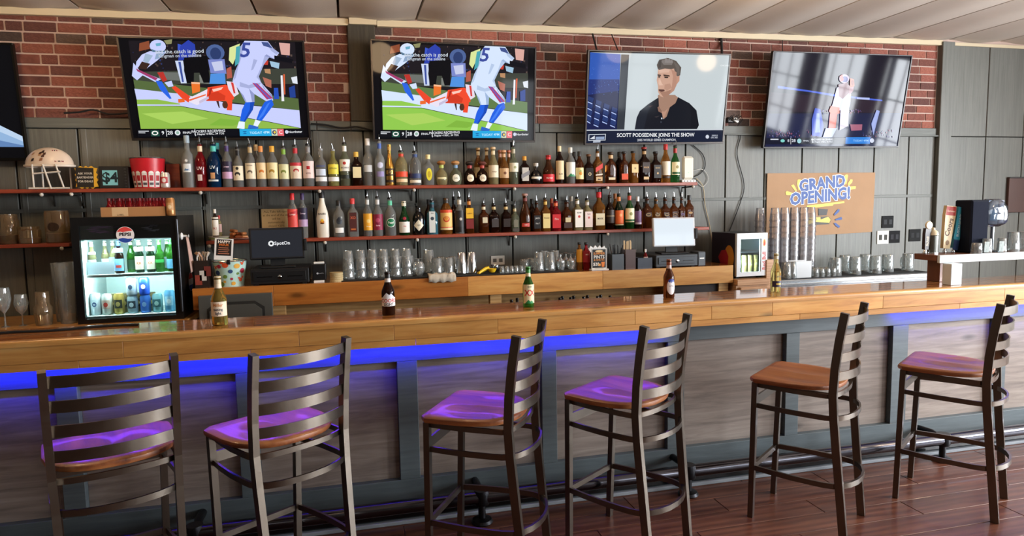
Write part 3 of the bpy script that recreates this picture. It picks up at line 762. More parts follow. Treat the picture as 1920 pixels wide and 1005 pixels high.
    a.ell(1217, 887, 17, 19, '#cfd5e2'); a.text('SIRIUS', 1290, 877, 22, '#cfd5e2', .01, 1, 0, 0, -1); a.text('ON AIR', 1285, 897, 20, '#cfd5e2', .01, 1, 0, 0, -1); a.text('CHICAGO', 1390, 195, 20, '#eef2f2', .01, 1, 0, 0, -1)
    return a
def catch():
    a = Art(); P = lambda s, c: a.poly([tuple(map(float, q.split(','))) for q in s.split()], c)
    P('-50,-50 1600,-50 1600,1050 -50,1050', '#0a0911'); P('160,60 1450,105 1330,955 70,955', '#161220')
    P('130,440 1380,540 1370,640 110,620', '#2a1c2a'); P('110,640 1360,640 1335,955 75,955', '#1a1f42')
    P('195,380 500,425 720,460 1180,515 1180,528 720,480 500,440 195,402', '#4b67dc'); P('940,490 1060,495 1060,515 940,508', '#b5c2f4')
    rr = random.Random(9)
    for i in range(150):
        x = rr.uniform(110, 1300); y = rr.uniform(790, 860) if x < 560 or x > 980 else rr.uniform(600, 640); s = rr.uniform(5, 13)
        P('%f,%f %f,%f %f,%f' % (x, y, x + s, y + 2, x + s * .5, y + s * 1.6), rr.choice(('#5b4f8c', '#7a5a78', '#34407e', '#8c8ab8', '#a0566a')))
    P('540,590 590,600 620,760 600,860 510,850 510,700', '#3c57c8'); P('555,640 580,640 590,820 540,820', '#8fa6ea')
    P('1120,610 1150,620 1090,850 1070,740', '#8a9ad8'); P('870,745 985,745 980,800 880,805', '#a8667c')
    P('745,400 790,380 860,400 880,460 870,560 850,620 760,610 700,570 720,500', '#bfc3ec'); P('760,370 840,350 880,400 860,450 800,505 765,480', '#8d6a72')
    a.ell(815, 315, 48, 42, '#b9a7c8'); a.ell(820, 320, 30, 28, '#4a4f94'); P('772,290 800,275 810,330 780,345', '#c65a58'); P('870,310 905,320 912,380 880,420 868,380', '#d0603c'); a.ell(893, 352, 14, 26, '#8e3a24')
    P('860,400 905,390 900,430 862,470', '#a87f88'); P('690,570 770,585 770,640 700,660 670,620', '#e2562c'); P('680,640 750,640 730,790 665,790', '#d85030'); P('640,780 745,780 700,865 612,865', '#aab6ea')
    P('780,600 860,590 850,760 770,800', '#c3b8d8')
    P('80,868 830,868 825,930 72,930', '#0e1226')
    T = lambda t, x, y, s, c='#dfe3ee', sx=1: a.text(t, x, y, s, c, .015, sx, 0, 0, -1)
    P('120,878 195,878 195,888 120,888', '#d6dae6'); a.ell(234, 897, 20, 15, '#7fd0c8'); T('8', 288, 897, 34); P('308,870 313,870 313,930 308,930', '#d6d8dc'); T('28', 337, 897, 38); a.ell(390, 899, 20, 22, '#9fd0d8'); T('FINAL', 455, 898, 20); P('510,875 515,875 515,918 510,918', '#d6d8dc')
    T('PACKERS RECEIVING', 605, 887, 22); T('L. Napier 4 REC, 34 YDS', 610, 909, 18); P('828,866 1060,866 1055,928 824,928', '#2f82da'); T('TODAY 4PM', 970, 899, 26, '#9fd0ff'); a.ell(1075, 898, 20, 22, '#cfd6ea')
    return a
def snow():
    a = Art(); P = lambda s, c: a.poly([tuple(map(float, q.split(','))) for q in s.split()], c)
    P('-1200,180 400,180 400,1000 -1200,1000', '#06070b')
    P('-1200,300 0,520 20,600 60,655 355,770 360,825 0,800 -1200,760', '#8fb1d8'); P('0,690 60,660 100,775 0,772', '#6a7a96'); P('-50,540 10,545 50,670 0,690 -50,690', '#7d879a'); P('60,655 355,770 360,800 120,720', '#b9d0ea'); P('-1200,700 0,760 360,822 360,830 -1200,830', '#5f82b4')
    return a
TV2C = [(15, 12), (1545, 85), (1535, 975), (55, 940)]
tv('large television between the dark post and the interview screen, showing a football tackle', (.887, 5.325, 2.528), 1.323, .048, .096, -.003, game(True), TV2C)
tv('left football television tilted down over the upper shelf bottles, showing a white number 5', (-.874, 5.325, 2.509), 1.254, -.041, .223, -.006, game(False), TV2C)
tv('television showing a dark haired man in a black shirt before a pale wall', (2.636, 5.325, 2.519), 1.337, .039, .159, -.018, studio(), [(62, 45), (1450, 80), (1375, 955), (35, 960)])
tv('rightmost television showing one football player catching the ball against dark stands', (4.438, 5.325, 2.533), 1.474, -.004, .163, -.008, catch(), [(150, 50), (1465, 95), (1325, 965), (50, 968)], .01, '#2c2a2a')
t0 = at(-180, 190, Y=5.43)
tv('mostly black television cut by the left edge of view', (t0.x, 5.43, t0.z), 1.39, -.03, .10, 0, snow(), [(-1350, 205), (272, 250), (375, 910), (-1250, 925)], .014, '#14130f')

# ------------------------------------------------------------------ shelves
SY = 5.30
def shelf(label, pl, pr, py, name='wall_shelf', brackets=()):
    a, b = at(pl, py, Y=SY), at(pr, py, Y=SY)
    z = py if py < 10 else (a.z + b.z) / 2
    t = thing(name, label, 'shelf', ((a.x + b.x) / 2, SY, z), 0)
    w = (b.x - a.x) / 2
    MB().box(-w, w, 0, WY - SY - .001, -.026, 0, .003).build('shelf_board', M_SHELF, t)
    for px in brackets:
        x = at(px, 400, Y=SY).x - (a.x + b.x) / 2
        br = MB().tube([(0, WY - SY - .003, -.12), (0, WY - SY - .02, -.04), (0, .02, -.036)], .007, 8).build('bracket', plain('#3a3936', .5, .5), t, True); br.location = (x, 0, 0)
        MB().lathe([(0, -.014), (.009, -.011), (.013, -.003), (.013, .004), (.008, .011), (0, .013)], 12, 0, .006, -.038).build('knob', plain('#c9c5bd', .35), br, True)
    return z
S1 = shelf('long reddish upper wall shelf carrying liquor bottles below the televisions', -140, 1308, 348.3, brackets=(80, 136, 378, 601, 778, 966, 1140, 1300))
S2 = shelf('reddish lower wall shelf carrying liquor bottles above the glassware', 385, 1330, 437.5, brackets=(388, 607, 781, 966, 1140))
S3 = shelf('short reddish shelf of old jars left of the drinks cooler', -140, 130, 459, brackets=(110,))

# ------------------------------------------------------------------ bottles
GL = {'clear': glass('clear_bottle_glass', '#f4f7f6', .0, 1.22, .87), 'frost': glass('frosted_bottle_glass', '#dfe6e8', .4), 'green': glass('green_bottle_glass', '#2f7a38'), 'dkgreen': glass('dark_green_bottle_glass', '#123d20'),
      'amber': glass('amber_spirit_glass', '#c07a30'), 'brown': glass('brown_spirit_glass', '#7a3d18'), 'dark': glass('dark_brown_bottle_glass', '#38180c'), 'red': glass('red_spirit_glass', '#c8202c'), 'blue': glass('blue_spirit_glass', '#12508c'),
      'skyblue': glass('pale_blue_bottle_glass', '#6cc4e0'), 'yellow': glass('yellow_spirit_glass', '#e8e08a'), 'pale': glass('pale_gold_spirit_glass', '#e9d9a0'), 'black': plain('#0e0d0d', .15), 'white': plain('#e9e4d6', .3),
      'gold': plain('#b8893e', .25, .8), 'corona': glass('clear_golden_beer', '#f6e08e', .0, 1.15, .85), 'olive': glass('pale_green_bottle_glass', '#d0dab8', .0, 1.25, .88), 'beer': glass('pale_beer_glass', '#efc766', .0, 1.15, .88), 'lime': glass('beer_green_glass', '#3f8a2c'), 'gin': glass('green_gin_glass', '#1f6a34')}
SH = {'std': (2, 1, [(.93, 0), (1, .02), (1, .58), (.94, .65), (.72, .72), (.44, .78), (.36, .83), (.34, .94), (.40, .945), (.40, .985), (.34, 1)]),
      'slim': (2, 1, [(.93, 0), (1, .02), (1, .50), (.95, .57), (.75, .66), (.5, .74), (.38, .80), (.34, .94), (.4, .945), (.4, .985), (.34, 1)]),
      'tall': (2, 1, [(.9, 0), (.95, .02), (1, .52), (.97, .58), (.8, .65), (.5, .70), (.4, .74), (.36, .95), (.42, .955), (.42, 1)]),
      'sq': (6, 1, [(.92, 0), (.97, .02), (.97, .60), (.9, .66), (.55, .73), (.40, .78), (.36, .93), (.42, .935), (.42, .985), (.36, 1)]),
      'flask': (3, .55, [(.92, 0), (1, .03), (1, .50), (.95, .60), (.75, .70), (.40, .77), (.30, .82), (.28, .94), (.33, .945), (.33, 1)]),
      'round': (2, .8, [(.7, 0), (.9, .05), (1, .22), (1, .36), (.92, .50), (.7, .60), (.42, .66), (.34, .70), (.34, .88), (.4, .885), (.4, 1)]),
      'jug': (2, 1, [(.93, 0), (1, .03), (1, .60), (.92, .70), (.66, .80), (.44, .86), (.36, .90), (.36, .95), (.44, .955), (.44, 1)]),
      'cone': (2, .7, [(.9, 0), (.95, .02), (1, .30), (1, .42), (.85, .56), (.55, .70), (.40, .80), (.36, .92), (.42, .93), (.42, 1)]),
      'bell': (2, 1, [(.9, 0), (1, .03), (1, .42), (.9, .52), (.62, .62), (.46, .72), (.40, .80), (.38, .95), (.44, .955), (.44, 1)]),
      'beer': (2, 1, [(.9, 0), (1, .02), (1, .52), (.96, .57), (.78, .64), (.55, .72), (.44, .80), (.40, .95), (.46, .955), (.46, .985), (.40, 1)])}
SPOUTM = plain('#b9bcbf', .2, 1.0); CORK = plain('#b98a55', .8)
def bottle_art(spec, R, gh, ex, dy, parent, name='label'):
    a = Art()
    flat = ex > 2.9; ww = R * (.86 if flat else 1.3)
    for tok in spec.split(';'):
        q = tok.split()
        if not q: continue
        if q[0] == 'r':
            hw = float(q[4]) if len(q) > 4 else 1.0
            n = 7
            top = [(ww * hw * (-1 + 2 * i / n), float(q[3]) * gh) for i in range(n + 1)]; bot = [(u, float(q[2]) * gh) for u, v in top]
            for i in range(n): a.poly([bot[i], bot[i + 1], top[i + 1], top[i]], q[1])
            a.n += 1
        elif q[0] == 'o': a.ell(0, float(q[2]) * gh, float(q[3]) * R, float(q[3]) * R * (float(q[4]) if len(q) > 4 else 1), q[1], 18)
        elif q[0] == 'd':
            r_ = float(q[3]) * R; v = float(q[2]) * gh; a.poly([(-r_, v), (0, v - r_ * 1.1), (r_, v), (0, v + r_ * 1.1)], q[1])
        elif q[0] == 'm':
            r_ = float(q[3]) * R; v = float(q[2]) * gh; a.poly([(-r_, v), (-r_ * .3, v + r_ * .75), (r_ * .1, v + r_ * .4), (r_ * .4, v + r_ * .6), (r_, v)], q[1])
        elif q[0] == 's':
            v0, v1 = float(q[2]) * gh, float(q[3]) * gh; a.poly([(-ww, v0), (ww, v0 + (v1 - v0) * .5), (ww, v1), (-ww, v1 - (v1 - v0) * .5)], q[1])
        elif q[0] == 't': a.text(q[2].replace('_', ' '), 0, float(q[3]) * gh, float(q[4]) * R, q[1], .02, .9)
    if not a.p: return
    layer = {}
    mp = (lambda u, v, h: (u, -R * dy - .0007 - h, v)) if flat else (lambda u, v, h: ((R + .0008 + h) * math.sin(u / R), -(R * dy + .0008 + h) * math.cos(u / R), v))
    if not flat: a.sliced(R * .2)
    link(name, a.mesh(name, mp, PRINT, .00006), parent)
def bottle(label, cat, group, loc, H, W, shape, g, cap, art='', name='liquor_bottle', seg=16):
    ex, dy, prof = SH[shape]; R = W / 2
    kind, _, cc = cap.partition(':'); cols = cc.split(',')
    gh = H - (.058 if kind == 's' else .012 if kind == 'k' else .004)
    t = thing(name, label, cat, loc, random.uniform(-.12, .12), group)
    b = MB().lathe([(r * R, z * gh) for r, z in prof], seg, ex=1.999 if ex == 2 else ex, dy=dy)
    # blend square bodies into a round neck: rebuild rings above the shoulder as circles
    if ex > 2 or dy != 1:
        b = MB(); vs = []; m = len(prof)
        for r, z in prof:
            k = min(1, max(0, (.78 - z) / .2)); e = 2 + (ex - 2) * k; d = 1 + (dy - 1) * k
            for i in range(seg):
                a = 2 * PI * (i + .5) / seg; c, s_ = math.cos(a), math.sin(a); q = (abs(c) ** e + abs(s_) ** e) ** (-1 / e)
                vs.append((r * R * q * c, r * R * q * s_ * d, z * gh))
        fs = [(j * seg + i, j * seg + (i + 1) % seg, (j + 1) * seg + (i + 1) % seg, (j + 1) * seg + i) for j in range(m - 1) for i in range(seg)]
        fs += [tuple(range(seg - 1, -1, -1)), tuple((m - 1) * seg + i for i in range(seg))]
        b.add(vs, fs)
    b.build('glass_body', GL[g], t, True)
    nr = .42 * R
    for ai, part_ in enumerate(art.split('|') if art else ()): bottle_art(part_, R, gh, ex, dy, t, ('label', 'painted_band')[ai])
    if cols[0] and kind == 's':
        MB().lathe([(nr * .92 + .001, 0), (nr * .92 + .001, gh * .13)], 12, cz=gh * .835, close=False).build('neck_band', plain(cols[0], .5), t, True)
    if kind == 's':
        sp = MB().lathe([(nr, 0), (nr, .012), (nr * .7, .018)], 12, cz=gh).build('pour_spout', plain(cols[1] if len(cols) > 1 else '#17171a', .4), t, True)
        d = random.uniform(-.6, .6)
        MB().tube([(0, 0, gh + .016), (.002 * d, -.002, gh + .034), (.014 * d, -.008, gh + .058)], [.0065, .005, .0032], 8).build('spout_tube', SPOUTM, sp, True)
    elif kind == 'c':
        MB().lathe([(nr * 1.06, -.0), (nr * 1.06, gh * .13 + .003), (nr * .98, gh * .135 + .004)], 12, cz=gh * .865).build('cap', plain(cols[0], .4), t, True)
    elif kind == 'k':
        MB().lathe([(nr * 1.0, 0), (nr * 1.25, .003), (nr * 1.25, .016), (nr * 1.0, .02)], 12, cz=gh - .004).build('stopper', plain(cols[0], .6), t, True)
        if len(cols) > 1: MB().lathe([(nr * .95, 0), (nr * .95, gh * .12)], 12, cz=gh * .84, close=False).build('neck_band', plain(cols[1], .5), t, True)
    elif kind == 'b':
        MB().lathe([(nr * .8, -.004), (nr * 1.35, .004), (nr * 1.7, .014), (nr * 1.5, .026), (nr * .8, .033), (0, .034)], 14, cz=gh * .99 - .02).build('stopper', plain(cols[0], .55), t, True)
        if len(cols) > 1: MB().lathe([(nr * .95, 0), (nr * .95, gh * .14)], 12, cz=gh * .74, close=False).build('neck_band', plain(cols[1], .5), t, True)
    return t
def row(rows, z, group, cat='bottle'):
    items = []
    for px, top, w, shape, g, cap, art, lab in rows:
        Y = 5.468 if lab[0] == '*' else 5.337 if lab[0] == '^' else 5.368
        p = at(px, top, Y=Y); items.append([p.x, min(w / ppm(px, Y), .098), Y, max(p.z - z, .08), shape, g, cap, art, lab.lstrip('*^')])
    for back in (True, False):
        r_ = sorted([i for i in items if (i[2] > 5.42) == back], key=lambda i: i[0])
        for a, b in zip(r_, r_[1:]):
            need = (a[1] + b[1]) / 2 * 1.02; dx = b[0] - a[0] - .001
            if need > dx: k = dx / need; a[1] *= k; b[1] *= k
    for x, W, Y, H, shape, g, cap, art, lab in items:
        bottle(lab, cat, group, (x, Y, z), H, W, shape, g, cap, art)
CRM = '#e6dcbf'
ORD = ('first', 'second', 'third', 'fourth', 'fifth', 'sixth', 'seventh', 'eighth', 'ninth', 'tenth', 'eleventh', 'twelfth')
row([
 (349, 254, 25, 'tall', 'frost', 'c:#9fb4c4', 'r #dfe8ee .30 .46 .5;m #5f86b4 .33 .5;o #eef2f4 .52 .22', 'frosted tall bottle with grey blue cap, first on the upper shelf'),
 (373, 256, 23, 'std', 'red', 's:#e3cfae', 't #f4e9e6 UV .44 .8;r #d9c8c4 .16 .30 .3', 'bright red bottle lettered UV beside the frosted bottle'),
 (398, 256, 24, 'std', 'blue', 's:#4fc0b8', 't #e6eef0 UV .46 .7;r #d0a070 .20 .34 .25;r #dfe4e6 .14 .18 .6', 'dark blue bottle lettered UV with teal neck'),
 (405, 268, 22, 'std', 'blue', 'c:#48aeb0', '', '*teal necked bottle hidden behind the dark blue bottle'),
 (423, 256, 20, 'std', 'clear', 's:#4a3a72', 'r #2c2540 .36 .60;r #cfa9cf .20 .36;t #f0d8f0 Loopy .48 .5', 'clear bottle with purple and lilac label and purple neck'),
 (444, 265, 20, 'std', 'clear', 's:#1c1c20', 'r #e8dfc4 .18 .56;o #2c2a26 .34 .55 .8;o #e8dfc4 .30 .34;o #2c2a26 .49 .3', 'clear bottle with cream bearded face label and black neck'),
 (467, 259, 20, 'std', 'clear', 's:#c9b48a', 'r #ece2c8 .2 .58;o #6a6050 .36 .5 .8;o #ece2c8 .33 .32;t #554c40 VODKA .52 .34', 'clear bottle with cream label and tan neck sleeve, sixth on upper shelf'),
 (479, 271, 17, 'std', 'clear', 'c:#c7a878', '', '*tan capped bottle half hidden behind the cream labelled ones'),
 (488, 274, 19, 'std', 'clear', 'c:#e0904a', 'r #e9d2a4 .2 .6;o #d0782c .38 .5 .8;o #e9d2a4 .34 .3', 'clear bottle with orange cap and orange tinted cream label'),
 (509, 274, 20, 'std', 'clear', 'c:#e2ac3e', 'r #eadfae .2 .6;o #b08a30 .38 .5 .8;o #eadfae .34 .3', 'clear bottle with golden yellow cap and yellowish cream label'),
 (530, 263, 19, 'std', 'clear', 's:#7fae3c', 'r #dfe0b4 .2 .58;o #7d8c40 .38 .5 .8;o #dfe0b4 .34 .3', 'clear bottle with lime green neck and greenish cream label'),
 (552, 261, 21, 'std', 'clear', 's:#c22a38', 'r #e9d8c4 .2 .6;o #b83a3a .4 .5 .7;o #e9d8c4 .37 .3;r #c0303c .52 .6', 'clear bottle with red neck and red topped cream label'),
 (576, 259, 21, 'std', 'clear', 's:#8a8c90', 'r #e6d0cc .2 .62;r #b8262e .42 .50 .22;t #7a4a4a KETEL .32 .36', 'clear bottle with pinkish white label bearing a small red square'),
 (600, 268, 24, 'std', 'clear', 's:,#8f9296', 't #2c4a9c ABSOLUT .56 .44;r #e9ecf0 .14 .26;r #c9d6ea .30 .48 .7', 'clear round shouldered bottle with blue lettering above a white band'),
 (623, 269, 23, 'std', 'yellow', 's:,#8f9296', 'r #e6d84a .34 .62 .9;r #e9ecf0 .14 .26;t #5c6a2c CITRON .5 .4', 'clear bottle with yellow lettering beside the blue lettered one'),
 (644.5, 257, 22, 'std', 'olive', 's:#e9ebe8', 'r #eceae2 .36 .64;o #b8322c .55 .3;t #3a3a40 BACARDI .44 .42;r #1c241f .18 .27', 'greenish bottle with white label, red round emblem and white neck'),
 (667, 285, 22, 'sq', 'dark', 'c:#d9b24e', 'r #e2d6a8 .24 .56 .85', 'short square dark bottle with gold cap and cream label'),
 (688.7, 260, 20, 'tall', 'clear', 'c:#e6e8ea', 'r #d5dce2 .3 .44 .6', 'tall frosted clear bottle with white cap under the dark post'),
 (710, 251, 20, 'tall', 'frost', 's:#4060b4', 'o #c5cce8 .46 .6;r #8f86b8 .2 .32 .6', '^tall clear bottle with blue neck reaching the television edge'),
 (729, 271, 18, 'bell', 'gold', 'c:#caa04e', 'r #3a2614 .08 .14;r #3a2614 .24 .28;r #3a2614 .38 .42;o #3a2614 .33 .4;d #e8c878 .33 .26', 'ornate gold filigree bottle with gold cap'),
 (751, 272, 25, 'jug', 'pale', 's:#d8402c', 'r #e04c2c .26 .42;r #e9c9a0 .1 .2 .8', 'rounded pale bottle with orange red label band and red neck'),
 (777, 273, 25, 'jug', 'clear', 's:#34508c', 'r #2b3a68 .22 .36;r #e9e4d4 .08 .16 .8', 'rounded clear bottle with navy label band and blue neck'),
 (802, 290, 20, 'sq', 'clear', 'c:#e6dba6', 'o #e0d431 .36 .55 2.1;o #b9a21e .36 .3 2', 'clear square bottle with yellow leaf shaped label and cream cap'),
 (827, 303, 25, 'round', 'pale', 'b:#a8713e,#b4c060', 'r #e3d8a8 .26 .34 .6', 'squat round pale gold bottle with wooden ball stopper'),
 (853.5, 303, 27, 'round', 'olive', 'b:#b98a58,#6f93b8', 'o #e9ead8 .3 .62;t #6a6a50 Julio .3 .36', 'squat round clear bottle with white disc label and wooden stopper'),
 (880, 304, 24, 'round', 'dark', 'b:#241a18,#a03430', 'o #e6dcc0 .3 .6;t #7a4a30 Julio .3 .34', 'squat round dark bottle with disc label and black stopper'),
 (903.6, 304, 25, 'round', 'dark', 'b:#5c2a22,#b04438', 'o #e8dec4 .3 .6;t #7a4a30 Julio .3 .34', 'squat round dark bottle with disc label and red brown stopper'),
 (896, 278, 18, 'slim', 'amber', 'k:#c9a878,#d8c49c', 'r #d9c7a0 .2 .5', '*cork topped amber bottle behind the two dark round bottles'),
 (912, 278, 17, 'slim', 'amber', 'k:#caa878,#d8c49c', 'r #d9c7a0 .2 .5', '*second cork topped amber bottle behind, right of the dark round ones'),
 (924, 276.6, 20, 'slim', 'pale', 'k:#cdb088,#dccaa4', 'r #e3d8bd .2 .54;t #8a6a44 Amigos .36 .36', 'cork topped clear bottle with tall cream label right of the dark round bottles'),
 (937, 282.5, 15, 'slim', 'amber', 'k:#b06a50,#c89078', '', '*reddish necked bottle behind the cork topped cream label one'),
 (944, 282.5, 20, 'slim', 'amber', 'k:#c8946c,#c9a078', 'r #c9a67c .2 .5;o #7a4a2c .35 .3', 'cork topped amber bottle with tan label'),
 (953.5, 282.5, 15, 'slim', 'amber', 'k:#b86a54,#cf9a80', '', '*reddish necked bottle behind the pale green one'),
 (962, 263, 19, 'tall', 'olive', 's:#b9b29a', 'r #e3e2cc .34 .58;o #9aa070 .46 .3', 'pale green tall bottle with cream label beneath the television corner'),
 (983, 293, 18, 'sq', 'dark', 'c:#d89a34', 'r #c9c6be .12 .6 .8;s #8f8f94 .2 .5', 'dark square bottle with gold cap and silvery label'),
 (1004.5, 306, 25, 'round', 'black', 'c:#b9b6b0', 'r #eae4d2 .26 .36 .95', 'squat black bottle with white band and silver cap'),
 (1028, 291, 23, 'bell', 'brown', 'c:#d0202c', 'r #c8242e .08 .34;t #f0d8d0 Marnier .21 .4', 'dark bell shaped bottle with red cap and red label'),
 (1048.7, 274, 16, 'std', 'dark', 'c:#e0cda4', 'r #dcc79c .12 .62;t #4a3420 RUM .26 .5', 'slim dark bottle with cream neck and tall cream label'),
 (1069, 276.6, 18, 'std', 'clear', 'c:#d6d4cc', 'r #e7e9e2 .2 .6;m #2f8a5c .2 .9', 'clear bottle with white label and green wave'),
 (1076, 285, 15, 'std', 'dark', 'c:#18181a', '', '*black capped dark bottle behind the green wave label'),
 (1086, 284, 16, 'std', 'brown', 'c:#1c1a1a', 'r #e6d69a .14 .5;o #d8902c .32 .4;m #7a9a38 .38 .4', 'amber bottle with pineapple yellow label and black cap'),
 (1103.6, 290, 18, 'sq', 'dark', 'k:#6a4428', 'r #1a1716 .12 .56 .9;o #d9c9a4 .34 .34;o #1a1716 .34 .2', 'dark square bottle with ringed black label and wood stopper'),
 (1120, 270.6, 17, 'sq', 'amber', 's:#c9c2b8', 's #c8322c .34 .62;s #e8d9c0 .24 .30;r #c9a878 .08 .2 .9;m #1c1a18 .1 .5', 'square amber bottle with slanted red label'),
 (1145, 286, 26, 'flask', 'brown', 'k:#3a2a1c,#caa87c', 'r #d8c6a0 .12 .2 .7;r #2a1a10 .2 .22 .9', 'wide flat dark amber bottle with thin cream label near its foot'),
 (1161, 285, 17, 'std', 'dark', 'c:#1a1818', '', '*black capped bottle behind the wide flat amber one'),
 (1170, 285, 24, 'flask', 'brown', 'k:#1c1816', 'r #d8502c .12 .32 .8', 'flat amber bottle with orange red label and black stopper'),
 (1187, 284, 20, 'sq', 'amber', 'k:#1c1816', 'r #d9bd84 .34 .62 .9;t #4a3018 III .48 .6', 'square amber bottle with tan upper label and black stopper'),
 (1207.5, 276.6, 20, 'sq', 'dark', 'k:#8c1f1c,#a8885c', 'r #2a160c .3 .6 .85;r #c8a878 .1 .18 .6;t #c09a68 KNOB .45 .4', 'dark square bottle with small tan label and dark red stopper'),
 (1229, 285, 19, 'sq', 'dark', 'k:#1b1817', 'r #17120f .16 .6 .9;t #b89a6a BLACK .5 .34;o #c0a070 .32 .2', 'dark square bottle with black label and gold lettering'),
 (1248, 270.6, 18, 'slim', 'amber', 'c:#b8242a', 'r #e6dcc6 .2 .56;r #3a2a20 .12 .17 .8', 'amber bottle with white label and red cap second from the right end'),
 (1266, 263.4, 17, 'slim', 'green', 's:#a82c2a', 'r #e9dfb4 .22 .58;o #8a7a3c .44 .35;r #2a5a30 .24 .30 .9', 'green bottle with cream label beside the white router'),
], S1, 'liquor bottles on the upper shelf')
